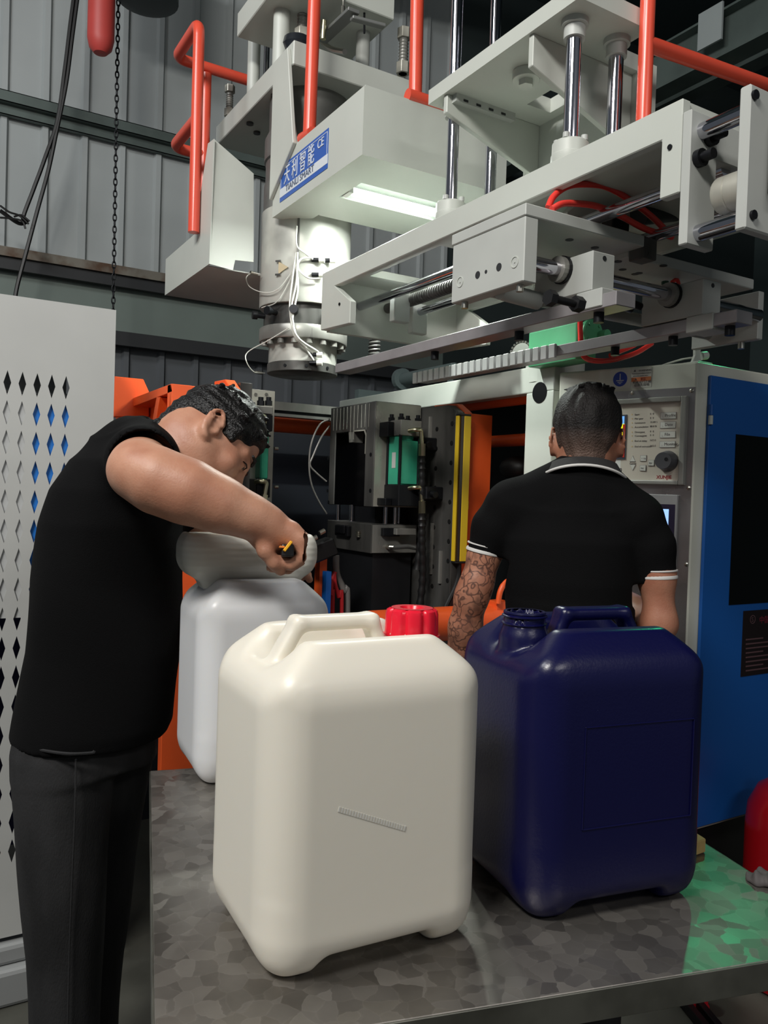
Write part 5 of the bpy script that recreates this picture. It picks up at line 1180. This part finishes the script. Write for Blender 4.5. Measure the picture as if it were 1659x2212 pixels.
# floor items at the lower right
fe_c = at_d(1722, 1690, 2.4); fe = thing('fire_extinguisher', 'glossy red rounded cylinder at the right edge by the blue door', 'tank', (fe_c.x, fe_c.y, 0))
rr = .138; b = MB(); zt4 = at_d(1650, 1688, 2.4).z+.02; zb5 = 0.0; b.lathe([(0, zb5), (rr*.9, zb5), (rr, zb5+.012), (rr, zt4-.16), (rr*.96, zt4-.10), (rr*.78, zt4-.045), (rr*.45, zt4-.012), (0, zt4)], (fe_c.x, fe_c.y, 0), n=36); b.build('red_tank', mat('glossy_red_tank', (150, 10, 20), .22), fe)
MB().cyl((fe_c.x, fe_c.y, zt4-.005), (fe_c.x, fe_c.y, zt4+.05), .02, n=14).build('valve_neck', blackM, fe)
p = at_d(1643, 1900, 1.52)
s = SDF((-.07, -.05, -.005), (.07, .05, .05), .0032); s.ell((0, 0, .006), (.048, .030, .016), None, 0); s.cone((-.03, 0, .01), (.02, .008, .018), .008, .007, .01); s.cone((-.01, -.02, .008), (.04, -.012, .012), .007, .006, .01); s.ripple(.006, (70, 70, 60), 8, .03); s.rbox((0, 0, -.02), (.2, .2, .02), .001, None, .001, 'sub')
o = s.build('rag', mat('grey_rag', (84, 80, 80), .7), None, smooth=1); o.scale = (.6, .6, .6); rg_ = at_z(1646, 1903, .8505); o.location = rg_; tag(o, 'small crumpled grey rag on the right edge of the table', 'rag')
wb = tw(u1-.045, v0+.29, .8505); o = MB().obox(wb+Vector((0, 0, .012)), TU*.020+TV*.006, TV*.015, UZ*.0115).build('wood_offcut', mat('pale_wood', (200, 172, 110), .6, var=.2, vscale=20), None, .002); tag(o, 'pale wooden offcut behind the blue can on the table', 'wood block')
p = at_z(1505, 2172, 0.0); o = MB().lathe([(.034, 0), (.034, .004), (.030, .01), (.028, .085), (.030, .09), (0, .09)], (p.x, p.y, 0), n=24).build('floor_pedestal', mat('red_foot_paint', (206, 24, 40), .35)); tag(o, 'small red round pedestal on the floor below the table front', 'pedestal')
for i, (a, c_) in enumerate((((1420, 2106), (1520, 2230)), ((1443, 2104), (1548, 2230)))):
    P0, P1 = at_z(*a, 0), at_z(*c_, 0); d = (P1-P0); n_ = Vector((-d.y, d.x, 0)).normalized()
    o = MB().obox((P0+P1)/2+UZ*.016, d*.75, n_*.010, UZ*.015).build('floor_rail', blackM, None, .002); tag(o, ('left' if i == 0 else 'right')+' dark steel rail of the pair on the floor below the table', 'rail', None)
# ------------------------------------------------------------------ people
def skinmat(name, tattoo=None):
    ca, cb_ = ((172, 120, 96), (156, 102, 80)) if tattoo else ((188, 140, 115), (172, 120, 96))  # tattooed man's skin is painted darker for the shade he stands in
    mt = mat(name, ca, .46, var=.14, vscale=14, bump=.12, bscale=260, sss=.12, col2=cb_, spec=.4)
    mt.node_tree.nodes['Principled BSDF'].inputs['Subsurface Radius'].default_value = (1.0, .35, .2); mt.node_tree.nodes['Principled BSDF'].inputs['Subsurface Scale'].default_value = .006
    if tattoo:
        nt = mt.node_tree; N, L = nt.nodes, nt.links; b = N['Principled BSDF']; old = b.inputs['Base Color'].links[0].from_socket
        tc = N.new('ShaderNodeTexCoord'); nz = N.new('ShaderNodeTexNoise'); nz.inputs['Scale'].default_value = 22; L.new(tc.outputs['Object'], nz.inputs['Vector'])
        ad = N.new('ShaderNodeVectorMath'); ad.operation = 'MULTIPLY_ADD'; ad.inputs[1].default_value = (.085, .085, .085); L.new(nz.outputs['Color'], ad.inputs[0]); L.new(tc.outputs['Object'], ad.inputs[2])
        vo = N.new('ShaderNodeTexVoronoi'); vo.feature = 'DISTANCE_TO_EDGE'; vo.inputs['Scale'].default_value = 30; L.new(ad.outputs[0], vo.inputs['Vector'])
        lt = N.new('ShaderNodeMapRange'); lt.inputs[1].default_value = .02; lt.inputs[2].default_value = .09; lt.inputs[3].default_value = .85; lt.inputs[4].default_value = 0; L.new(vo.outputs['Distance'], lt.inputs[0])
        sh = N.new('ShaderNodeTexNoise'); sh.inputs['Scale'].default_value = 30; L.new(tc.outputs['Object'], sh.inputs['Vector'])
        s2 = N.new('ShaderNodeMapRange'); s2.inputs[1].default_value = .52; s2.inputs[2].default_value = .66; s2.inputs[4].default_value = .55; L.new(sh.outputs[0], s2.inputs[0])
        mxx = N.new('ShaderNodeMath'); mxx.operation = 'MAXIMUM'; L.new(lt.outputs[0], mxx.inputs[0]); L.new(s2.outputs[0], mxx.inputs[1])
        sx = N.new('ShaderNodeSeparateXYZ'); L.new(tc.outputs['Object'], sx.inputs[0])
        c1 = N.new('ShaderNodeMath'); c1.operation = 'LESS_THAN'; c1.inputs[1].default_value = tattoo[0]; L.new(sx.outputs[0], c1.inputs[0])
        c2 = N.new('ShaderNodeMath'); c2.operation = 'LESS_THAN'; c2.inputs[1].default_value = tattoo[1]; L.new(sx.outputs[2], c2.inputs[0])
        m1 = N.new('ShaderNodeMath'); m1.operation = 'MULTIPLY'; L.new(c1.outputs[0], m1.inputs[0]); L.new(c2.outputs[0], m1.inputs[1])
        m2 = N.new('ShaderNodeMath'); m2.operation = 'MULTIPLY'; L.new(m1.outputs[0], m2.inputs[0]); L.new(mxx.outputs[0], m2.inputs[1])
        mx = N.new('ShaderNodeMix'); mx.data_type = 'RGBA'; L.new(m2.outputs[0], mx.inputs[0]); L.new(old, mx.inputs[6]); mx.inputs[7].default_value = s2l((74, 50, 44)); L.new(mx.outputs[2], b.inputs['Base Color'])
    return mt
cotton = mat('black_cotton', (11, 11, 12), .9, bump=.25, bscale=420, spec=.12)
trou = mat('charcoal_trousers', (46, 46, 47), .85, var=.35, vscale=14, bump=.3, bscale=380, spec=.2, stretch=(1, 1, .35))
hairm = mat('black_hair', (9, 8, 8), .40, bump=1.0, bscale=190, spec=.35, stretch=(1, 1, 1))
hairb = mat('dark_brown_hair', (30, 26, 25), .62, var=.3, vscale=30, bump=.8, bscale=220, spec=.45)
nt = hairb.node_tree; bb = nt.nodes['Principled BSDF']; old = bb.inputs['Base Color'].links[0].from_socket
tcx = nt.nodes.new('ShaderNodeTexCoord'); sxx = nt.nodes.new('ShaderNodeSeparateXYZ'); nt.links.new(tcx.outputs['Object'], sxx.inputs[0])
fd = nt.nodes.new('ShaderNodeMapRange'); fd.inputs[1].default_value = 1.535; fd.inputs[2].default_value = 1.60; nt.links.new(sxx.outputs[2], fd.inputs[0])
fx = nt.nodes.new('ShaderNodeMix'); fx.data_type = 'RGBA'; fx.inputs[6].default_value = s2l((96, 76, 66)); nt.links.new(old, fx.inputs[7]); nt.links.new(fd.outputs[0], fx.inputs[0]); nt.links.new(fx.outputs[2], bb.inputs['Base Color'])
eyew = mat('eye_white', (190, 180, 172), .2); eyed = mat('eye_dark', (22, 15, 12), .12); shoe = mat('black_shoe', (18, 18, 19), .4)
stripe = mat('white_stripe_rib', (206, 204, 200), .7)

def head(s, E, S, Fw, U):
    """adds a head; E = point midway between the ears, S side, Fw forward, U up"""
    E, S, Fw, U = [np.array(v, float) for v in (E, S, Fw, U)]
    R = np.stack([S, Fw, U])
    P = lambda a, b, c: E+S*a+Fw*b+U*c
    s.ell(P(0, -.010, .046), (.075, .096, .090), R, .01)
    s.ell(P(0, .034, -.022), (.061, .060, .084), R, .03)
    for q in (-1, 1):
        s.cone(P(q*.047, .008, -.045), P(q*.012, .070, -.094), .021, .019, .025)
        s.ell(P(q*.038, .064, -.014), (.024, .020, .022), R, .02)
        s.cone(P(q*.046, .070, .030), P(q*.014, .088, .026), .008, .008, .014)
        s.ell(P(q*.031, .094, .012), (.016, .010, .010), R, .012, 'sub')
        s.ell(P(q*.031, .079, .012), (.0135, .0115, .0105), R, .004)
        s.ell(P(q*.010, .102, -.023), (.0085, .010, .0075), R, .006)
        er = lambda a, k_=1.0, o_=0.0: P(q*(.0815+o_+.007*max(0, -math.cos(math.radians(a)))), -.012+.0185*k_*math.cos(math.radians(a))-.010*math.sin(math.radians(a))*k_, .001+.033*k_*math.sin(math.radians(a)))
        s.ell(P(q*.077, -.012, -.001), (.0060, .0150, .029), R, .005)
        s.chain([(er(a), .0042 if a < 230 else .0050) for a in (20, 50, 80, 110, 140, 170, 200, 230, 255, 275)], .003)
        s.chain([(er(a, .55, .001), .0030) for a in (60, 100, 140, 180, 220)], .003)
        s.ell(P(q*.079, .004, -.004), (.0050, .0045, .0075), R, .004)
        s.ell(P(q*.086, -.006, -.004), (.0060, .0065, .0105), R, .004, 'sub')
    s.cone(P(0, .088, .020), P(0, .109, -.016), .007, .011, .012)
    s.ell(P(0, .090, -.052), (.024, .010, .0065), R, .006); s.ell(P(0, .088, -.063), (.020, .010, .0075), R, .006)
    s.ell(P(0, .080, -.092), (.020, .017, .016), R, .02)
    return P, R
def eyes(parent, P, R, which=(-1, 1)):
    for q in which:
        b = MB(); b.sphere(P(q*.031, .0862, .0105), .0050, 10, 8); b.build('eye', eyed, parent)
        b = MB(); b.tube([P(q*.0475, .080, .012), P(q*.041, .0885, .0165), P(q*.031, .0930, .0175), P(q*.019, .0905, .013)], [.0010, .0017, .0017, .0010], 6); b.build('eyelash', eyed, parent)
        b = MB(); b.tube([P(q*.048, .084, .038), P(q*.034, .0925, .042), P(q*.016, .094, .037)], [.003, .0045, .0035], 8); b.build('eyebrow', hairm, parent)

# ================= man on the right, seen from behind =================
OB = at_d(1237, 1100, 2.0); OB = Vector((OB.x, OB.y, 0)); angB = math.atan2(-.69, .72)   # local x = his right, y = the way he faces
sB = SDF((-.40, -.22, .02), (.36, .52, 1.76), .0056)
EB = (.028, .025, 1.566)
PB, RB = head(sB, EB, (1, 0, 0), (0, 1, 0), (0, 0, 1))
sB.cone((.030, .000, 1.54), (.012, -.010, 1.40), .064, .058, .03)
for q in (-1, 1): sB.chain([((q*.05+.01, -.012, 1.450), .034), ((q*.150, -.015, 1.392-.012*q), .042)], .04)
sB.column([.86, 1.0, 1.15, 1.30, 1.36], [0, 0, 0, .0, 0], [0, 0, 0, -.002, -.0], [.145, .140, .135, .145, .125], [.10, .098, .092, .090, .070], .03)
sB.chain([((-.168, -.012, 1.390), .048), ((-.214, -.020, 1.275), .0365), ((-.228, -.028, 1.205), .0365), ((-.242, -.025, 1.165), .037), ((-.256, -.008, 1.09), .038), ((-.276, .022, .99), .034), ((-.284, .048, .915), .026)], .03)
sB.ell((-.286, .060, .87), (.020, .036, .045), None, .02)
for i, (dy, l) in enumerate(((-.030, .058), (-.010, .068), (.010, .072), (.030, .064))):
    sB.chain([((-.286, .060+dy, .84), .0095), ((-.284, .064+dy, .84-l*.55), .0088), ((-.272, .070+dy, .84-l), .0075)], .006)
sB.chain([((-.280, .095, .88), .011), ((-.268, .110, .845), .010), ((-.262, .112, .815), .0085)], .008)
sB.chain([((.165, -.012, 1.375), .048), ((.205, -.018, 1.245), .038), ((.214, -.020, 1.13), .037), ((.205, .05, 1.105), .042), ((.165, .16, 1.135), .036), ((.135, .245, 1.17), .027)], .03)
sB.ell((.122, .285, 1.185), (.040, .044, .020), None, .02)
for i, dx in enumerate((-.030, -.010, .010, .030)):
    l = (.062, .072, .068, .055)[i]; sB.chain([((.120+dx, .315, 1.19), .0095), ((.116+dx, .315+l*.6, 1.195), .0088), ((.114+dx, .315+l, 1.178), .0075)], .006)
sB.chain([((.088, .27, 1.18), .011), ((.068, .30, 1.178), .010), ((.060, .33, 1.172), .0085)], .008)
for q in (-1, 1):
    sB.chain([((q*.085, 0, .88), .088), ((q*.098, .008, .48), .055), ((q*.10, -.012, .30), .050), ((q*.10, -.005, .09), .036)], .03)
skB = skinmat('shaded_skin_tattooed_arm', (-.165, 1.30))
pB = sB.build('person', skB, None, smooth=3)
tag(pB, 'person seen from behind in a black polo with white collar stripe at the control panel', 'person')
eyes(pB, PB, RB)
# hair
s = SDF((-.10, -.13, 1.46), (.18, .17, 1.76), .004)
s.ell(PB(0, -.012, .050), (.0835, .1035, .098), RB, 0)
s.ell(PB(0, .085, -.005), (.12, .048, .072), RB, .02, 'sub')
s.rbox(PB(0, .10, -.06), (.12, .085, .06), .02, RB, .02, 'sub')
s.cone(PB(0, -.045, -.01), PB(0, -.052, -.040), .055, .046, .03)
s.rbox(PB(0, -.02, -.132), (.2, .2, .075), .02, RB, .02, 'sub')
for q in (-1, 1): s.ell(PB(q*.088, .0, -.006), (.03, .034, .045), RB, .012, 'sub')
s.ripple(.0025, (90, 90, 60), 3, .02)
rs = random.Random(5)
for i in range(46):
    a = rs.uniform(0, 6.28); r_ = rs.uniform(.0, .06); p = PB(r_*math.cos(a), -.012+r_*math.sin(a)*1.2, .135-.9*r_*r_/.09*.1); s.cone(p, p+np.array((rs.uniform(-.018, .018), rs.uniform(-.012, .02), rs.uniform(.001, .009))), .0052, .0032, .008)
s.build('hair', hairb, pB, smooth=1)
# polo shirt
s = SDF((-.34, -.22, .86), (.32, .22, 1.54), .006)
s.column([.88, .98, 1.10, 1.22, 1.32, 1.385], [.004, .006, .008, .004, .0, 0], [0, 0, 0, -.005, -.008, -.01], [.168, .160, .156, .168, .172, .150], [.128, .122, .118, .122, .113, .082], .03)
s.cone((-.140, -.012, 1.402), (.140, -.012, 1.384), .060, .060, .04)
s.cone((-.045, -.014, 1.450), (.078, -.014, 1.446), .056, .056, .05)
s.chain([((-.155, -.012, 1.392), .058), ((-.192, -.016, 1.345), .052), ((-.214, -.020, 1.280), .0435)], .022)
s.chain([((.152, -.012, 1.375), .058), ((.188, -.016, 1.315), .052), ((.206, -.018, 1.240), .0435)], .022)
for q in (-1, 1): s.chain([((q*.05+.01, -.012, 1.450), .045), ((q*.150, -.015, 1.392-.012*q), .053)], .03)
s.cone((.022, -.008, 1.475), (.012, -.010, 1.38), .074, .082, .03)
s.ripple(.0022, (26, 26, 14), 4, .03)
s.chain([((-.236, -.024, 1.262), .001), ((-.250, -.024, 1.20), .07)], 0, 'sub') if False else None
s.rbox((-.232, -.02, 1.215), (.075, .10, .066), .002, [[.98, 0, -.19], [0, 1, 0], [.19, 0, .98]], .003, 'sub')
s.rbox((.222, -.02, 1.162), (.075, .10, .066), .002, [[.998, 0, .05], [0, 1, 0], [-.05, 0, .998]], .003, 'sub')
s.column([.86, 1.16], [.006, .006], [0, 0], [.150, .150], [.12, .118], .02)
shB = s.build('polo_shirt', cotton, pB, smooth=3)
for c, d, r_ in (((-.2135, -.020, 1.284), (.19, 0, .98), .0448), ((.2055, -.018, 1.243), (-.05, 0, .998), .0448)):
    c = Vector(c); d = Vector(d).normalized()
    b = MB(); b.lathe([(.038, -.002), (r_+.0015, -.003), (r_+.0022, .001), (r_+.0005, .005), (.040, .005)], c, d, 32); b.build('cuff_stripe', stripe, shB)
    b = MB(); b.lathe([(r_-.002, .015), (r_+.0018, .0145), (r_+.0018, .0175), (r_-.002, .018)], c, d, 32); b.build('cuff_stripe', stripe, shB)
# collar: open band round the back of the neck, with a white stripe along its lower edge
cb = MB(); vs = []; fs = []; nC = 40; low = []
for i in range(nC+1):
    a = math.radians(-250+320*i/nC)            # from front right round the back to front left
    ca, sa_ = math.cos(a), math.sin(a); dip = .020*max(0, sa_); w_ = max(0, -sa_)**1.5; zl = 1.474+.030*w_-dip*1.6; zu = 1.512+.014*w_-dip
    for r_, z in ((.0740, zu-.002), (.0765, zu), (.098, zl+.002), (.094, zl)):
        vs.append((.022+r_*ca*1.04, -.008+r_*sa_*.93, z))
    low.append((.022+.0985*ca*1.04, -.008+.0985*sa_*.93, zl+.001))
for i in range(nC):
    for j in range(4): fs.append((i*4+j, (i+1)*4+j, (i+1)*4+(j+1) % 4, i*4+(j+1) % 4))
cb.add(vs, fs, True); col_ = cb.build('collar', mat('black_rib_knit', (34, 33, 33), .85, bump=.3, bscale=300), shB)
MB().tube(low[3:-3], .0034, 8).build('collar_stripe', stripe, shB)
# trousers, shoes
s = SDF((-.24, -.2, .06), (.24, .2, .96), .008)
s.column([.80, .95], [0, 0], [0, 0], [.158, .150], [.122, .115], .03)
for q in (-1, 1): s.chain([((q*.082, 0, .86), .096), ((q*.096, .006, .50), .072), ((q*.10, -.005, .09), .062)], .03)
s.build('trousers', trou, pB, smooth=2)
for q in (-1, 1):
    s = SDF((q*.10-.08, -.12, 0), (q*.10+.08, .24, .14), .006); s.rbox((q*.10, .04, .045), (.046, .13, .045), .035, k=0); s.rbox((q*.10, .08, .10), (.07, .12, .03), .02, k=.02, mode='sub'); s.build('shoe', shoe, pB, smooth=2)
pB.location = OB; pB.rotation_euler = (0, 0, angB)

# ================= man on the left, bending over the can =================
OA = at_d(205, 1100, 1.80); OA = Vector((OA.x, OA.y, 0))
rh = Vector((math.cos(YAW), -math.sin(YAW), 0)); fh = Vector((math.sin(YAW), math.cos(YAW), 0))
def qA(px, py, D): p = at_d(px, py, D)-OA; return np.array((p.dot(rh), p.dot(fh), p.z))
lo = np.array((-.26, -.42, .02)); hi = np.array((.50, .36, 1.66))
s = SDF(lo, hi, .0046)
tau = math.radians(36); upi = np.array((.72, 0, .69)); aw = np.array((0, 1.0, 0)); fwA = np.array((.69, 0, -.72))
UA = math.cos(tau)*upi+math.sin(tau)*aw; UA /= np.linalg.norm(UA); SA = aw*math.cos(tau)-upi*math.sin(tau); SA /= np.linalg.norm(SA); fwA /= np.linalg.norm(fwA)
ear = qA(470, 926, 1.655); EA = ear+SA*.080
PA, RA = head(s, EA, SA, fwA, UA)
nb = qA(345, 985, 1.77); s.cone(PA(0, -.035, -.035), nb, .066, .078, .04)
s.cone(PA(0, .0, -.06), qA(400, 1010, 1.76), .052, .06, .04)
# torso (under the shirt)
rows = ((1640, 75, 300), (1560, 66, 338), (1400, 84, 370), (1250, 100, 374), (1130, 122, 378), (1060, 144, 380), (1000, 180, 375), (960, 225, 350))
zs = []; cx = []; ra = []
for y, l, r_ in rows:
    a, b_ = qA(l, y, 1.80), qA(r_, y, 1.80); zs.append((a[2]+b_[2])/2); cx.append((a[0]+b_[0])/2); ra.append((b_[0]-a[0])/2)
rb = [.155, .16, .165, .17, .18, .17, .15, .09]
s.column(zs, cx, [0.0]*8, [v-.014 for v in ra], [v-.014 for v in rb], .03)
# right arm (nearest the camera)
s.chain([(qA(325, 990, 1.71), .060), (qA(302, 1012, 1.56), .053), (qA(300, 1016, 1.475), .050), (qA(345, 1040, 1.45), .054), (qA(410, 1064, 1.45), .053), (qA(480, 1092, 1.462), .045), (qA(545, 1118, 1.476), .0345), (qA(580, 1134, 1.484), .0310)], .03)
s.ell(qA(298, 1022, 1.445), (.030, .03, .028), None, .03)
def hnd(px, py, dD=0.0): return qA(px, py, 1.49+dD)
ha = (hnd(655, 1170)-hnd(580, 1134)); ha /= np.linalg.norm(ha)
hn = np.array((0, 1.0, 0)); hu = np.cross(ha, hn); hu = hu if hu[2] > 0 else -hu
RH = np.stack([ha, hn, hu])
s.chain([(hnd(580, 1136), .030), (hnd(600, 1150, .006), .030)], .02)
s.rbox(hnd(617, 1154, .022), (.046, .043, .0185), .017, RH, .022)
s.ell(hnd(572, 1166, .004), (.022, .024, .024), None, .022)
s.cone(hnd(632, 1146, -.004), hnd(650, 1166, -.006), .016, .0145, .012)
for i in range(4):
    o_ = .022*i-.010; sh = (1, -1, -5, -10)[i]; sc_ = (.96, 1.05, 1.0, .84)[i]; r_ = (.0118, .0120, .0115, .0100)[i]
    k0 = hnd(650+sh, 1166, o_); k1 = hnd(650+sh+4*sc_, 1166+38*sc_, o_+.001); k2 = hnd(650+sh-22*sc_-5*i, 1166+56*sc_+3*i, o_+.002); k3 = hnd(650+sh-46*sc_-6*i, 1166+46*sc_+7*i, o_+.003)
    s.chain([(k0, r_*1.12), (k1, r_*1.02), (k2, r_*.96), (k3, r_*.84)], .0025)
s.ell(hnd(603, 1182, .034), (.030, .022, .026), None, .01)
s.chain([(hnd(566, 1158, -.012), .0170), (hnd(573, 1190, -.020), .0140), (hnd(592, 1216, -.014), .0120), (hnd(606, 1234, -.004), .0095)], .008)
# left arm behind the can, fingers at the far rim of the flash
s.chain([(qA(390, 1020, 1.93), .056), (qA(455, 1190, 1.98), .044), (qA(500, 1215, 1.95), .042), (qA(585, 1232, 1.84), .029)], .03)
s.ell(qA(612, 1238, 1.80), (.038, .040, .022), None, .02)
for i in range(4): 
    a_ = qA(628+i*5, 1232+i*6, 1.775+i*.012); s.chain([(a_, .010), (a_+np.array((.022, -.018, .012)), .0095), (a_+np.array((.030, -.036, .002)), .008)], .005)
s.chain([(qA(610, 1225, 1.78), .011), (qA(628, 1216, 1.765), .0098), (qA(640, 1214, 1.75), .0085)], .008)
# legs
for (l, r_, D) in (((36, 230), None, 1.735), ((120, 320), None, 1.90)):
    pass
s.chain([(qA(140, 1640, 1.74), .085), (qA(140, 1960, 1.745), .056), (qA(138, 2120, 1.75), .050)], .03)
s.chain([(np.append(qA(138, 2120, 1.75)[:2], .18), .05), (np.append(qA(138, 2120, 1.75)[:2], .05), .036)], .03)
s.chain([(qA(225, 1640, 1.88), .085), (qA(212, 1960, 1.89), .056), (qA(205, 2120, 1.90), .050)], .03)
s.chain([(np.append(qA(205, 2120, 1.90)[:2], .18), .05), (np.append(qA(205, 2120, 1.90)[:2], .05), .036)], .03)
pA = s.build('person', skinmat('skin'), None, smooth=3)
tag(pA, 'person in a black T-shirt bending over the white jerrycan with a trimming knife', 'person')
eyes(pA, PA, RA)
# hair: dense cap with clumps
s = SDF(EA-.17, EA+.19, .0036)
s.ell(PA(0, -.014, .052), (.0835, .105, .098), RA, 0)
s.cone(PA(0, -.080, .0), PA(0, -.088, -.050), .034, .022, .03)
s.ell(PA(0, .112, .016), (.11, .058, .068), RA, .016, 'sub')
s.rbox(PA(0, .090, -.055), (.12, .062, .075), .02, RA, .014, 'sub')
s.rbox(PA(0, .0, -.085), (.12, .060, .062), .02, RA, .016, 'sub')
s.rbox(PA(0, -.10, -.135), (.12, .09, .06), .02, RA, .014, 'sub')
for q in (-1, 1):
    s.ell(PA(q*.090, -.010, -.004), (.034, .026, .040), RA, .010, 'sub')
    s.cone(PA(q*.071, .030, .040), PA(q*.070, .031, .016), .014, .010, .010)
rs = random.Random(11)
for i in range(110):
    th = rs.uniform(-1.9, 1.9); ph = rs.uniform(-.3, 2.2)
    n_ = np.array((math.sin(th)*math.cos(ph-.6), math.sin(ph-.6)*1.0, math.cos(th)*math.cos(ph-.6)))
    p = PA(n_[0]*.083, -.014+n_[1]*.104, .052+n_[2]*.097)
    if n_[2] < .15 or n_[1] > .80: continue
    d = SA*rs.uniform(-.5, .5)+fwA*rs.uniform(.1, .8)+UA*rs.uniform(-.2, .3); d /= np.linalg.norm(d)
    s.cone(p-d*.008, p+d*.010, .0050, .0026, .005)
for i in range(9):
    a_ = -.055+.110*i/15; p = PA(a_, .074-a_*a_*7, .088); d = fwA*.6-UA*.5+SA*rs.uniform(-.4, .4); d /= np.linalg.norm(d); s.cone(p, p+d*rs.uniform(.006, .014), .0055, .0022, .004)
s.ripple(.0022, (120, 120, 120), 9, .02)
s.build('hair', hairm, pA, smooth=1)
# T-shirt
s = SDF((-.26, -.30, .74), (.30, .30, 1.62), .006)
rows = ((1584, 31, 352), (1555, 36, 366), (1400, 70, 386), (1250, 85, 389), (1130, 108, 394), (1060, 128, 396), (1000, 163, 390), (955, 208, 368))
zs = []; cx = []; ra = []
for y, l, r_ in rows:
    a, b_ = qA(l, y, 1.80), qA(r_, y, 1.80); zs.append((a[2]+b_[2])/2); cx.append((a[0]+b_[0])/2); ra.append((b_[0]-a[0])/2)
rb = [.175, .178, .182, .19, .20, .19, .165, .10]
s.column(zs, cx, [0.0]*8, ra, rb, .02)
s.chain([(qA(285, 972, 1.80), .078), (qA(340, 968, 1.80), .060)], .05)
s.chain([(qA(318, 985, 1.74), .084), (qA(306, 996, 1.60), .074)], .045)
s.chain([(qA(385, 1010, 1.92), .074), (qA(412, 1080, 1.94), .068)], .045)
s.ripple(.0035, (22, 22, 12), 21, .03)
c_ = qA(304, 1004, 1.535); dd = c_-qA(316, 990, 1.74); dd /= np.linalg.norm(dd); e1 = np.cross(dd, (0, 0, 1)); e1 /= np.linalg.norm(e1); e2 = np.cross(e1, dd)
s.rbox(c_+dd*.04, (.06, .13, .13), .002, np.stack([dd, e1, e2]), .004, 'sub')
s.cone(qA(304, 1004, 1.50), qA(315, 994, 1.64), .066, .058, .004, 'sub')
nk = qA(372, 962, 1.765); s.cone(nk+np.array((.09, 0, .005)), nk+np.array((-.002, 0, .012)), .085, .074, .006, 'sub')
s.build('t_shirt', cotton, pA, smooth=3)
# trousers
s = SDF((-.26, -.26, .06), (.26, .28, .99), .0072)
def leg(D, rows):
    zs, cx, cy, ra_ = [], [], [], []
    for y, l, r_ in rows:
        a, b_ = qA(l, y, D), qA(r_, y, D); zs.append((a[2]+b_[2])/2); cx.append((a[0]+b_[0])/2); cy.append((a[1]+b_[1])/2); ra_.append((b_[0]-a[0])/2)
    zs.append(.07); cx.append(cx[-1]); cy.append(cy[-1]); ra_.append(ra_[-1]*.95)
    s.column(zs, cx, cy, ra_, [max(.075, v*.9) for v in ra_], .03)
leg(1.735, ((1590, 48, 240), (1625, 34, 245), (1700, 32, 240), (1860, 42, 232), (2060, 60, 224), (2212, 68, 216)))
leg(1.88, ((1590, 130, 318), (1625, 130, 332), (1700, 130, 318), (1860, 128, 292), (2060, 124, 266), (2212, 122, 258)))
a, b_ = qA(34, 1590, 1.8), qA(338, 1600, 1.8); s.column([b_[2]-.05, b_[2]+.03], [(a[0]+b_[0])/2]*2, [0, 0], [(b_[0]-a[0])/2-.012]*2, [.160, .155], .03)
s.ripple(.004, (16, 16, 10), 31, .04)
tA = s.build('trousers', trou, pA, smooth=3)
def on_leg(px, py): return Vector(qA(px, py, 1.62))
for D_, n_ in ((0, 0),):
    pk = MB(); pts = [qA(*p) for p in ((52, 1612, 1.668), (100, 1622, 1.632), (150, 1628, 1.618), (198, 1626, 1.632), (204, 1622, 1.634))]; pk.tube(spline(pts, 6), .0032, 6); pk.build('pocket_welt', trou, tA); sm_ = MB(); sm_.tube(spline([qA(*p) for p in ((164, 1640, 1.633), (162, 1760, 1.634), (156, 1900, 1.642), (150, 2060, 1.655), (146, 2230, 1.660))], 6), .0022, 6); sm_.build('side_seam', trou, tA)
for u in (-1, 1):
    p_ = qA(140 if u < 0 else 208, 2120, 1.75 if u < 0 else 1.90); s = SDF((p_[0]-.12, p_[1]-.08, 0), (p_[0]+.22, p_[1]+.08, .14), .006); s.rbox((p_[0]+.04, p_[1], .045), (.13, .046, .045), .035, k=0); s.rbox((p_[0]+.09, p_[1], .10), (.12, .07, .03), .02, k=.02, mode='sub'); s.build('shoe', shoe, pA, smooth=2)
pA.location = OA; pA.rotation_euler = (0, 0, -YAW)
# trimming knife held in the right fist
def wA(v): v = Vector([float(x) for x in v]); return OA+rh*v.x+fh*v.y+Vector((0, 0, v.z))
k0, k1 = wA(hnd(622, 1189, -.030)), wA(hnd(612, 1198, .085)); kd = (k1-k0).normalized(); ks = kd.cross(Vector((0,0,1))).normalized(); ku = ks.cross(kd)
kn = thing('utility_knife', 'black and yellow trimming knife gripped in the fist of the bending man', 'knife', k0)
MB().obox((k0+k1)/2, kd*((k1-k0).length/2), ks*.0115, ku*.0115).build('handle', blackP, kn, .003, 2)
MB().obox(k0+kd*.012+ku*.007-ks*.001-kd*.011, kd*.014, (ks*.6+ku*.8)*.011, (ku*.6-ks*.8)*.0028).build('yellow_slider', mat('knife_yellow', (240, 176, 40), .35), kn, .001)
MB().obox(k0+kd*.004-ks*.011+ku*.006, kd*.008, ks*.005, ku*.002).build('yellow_clip', mat('knife_orange', (214, 130, 60), .35), kn, .001)
MB().prism([k1-ku*.006, k1+ku*.006, k1+kd*.03+ku*.004, k1+kd*.042-ku*.006], ks*.0007).build('blade', steelL, kn)
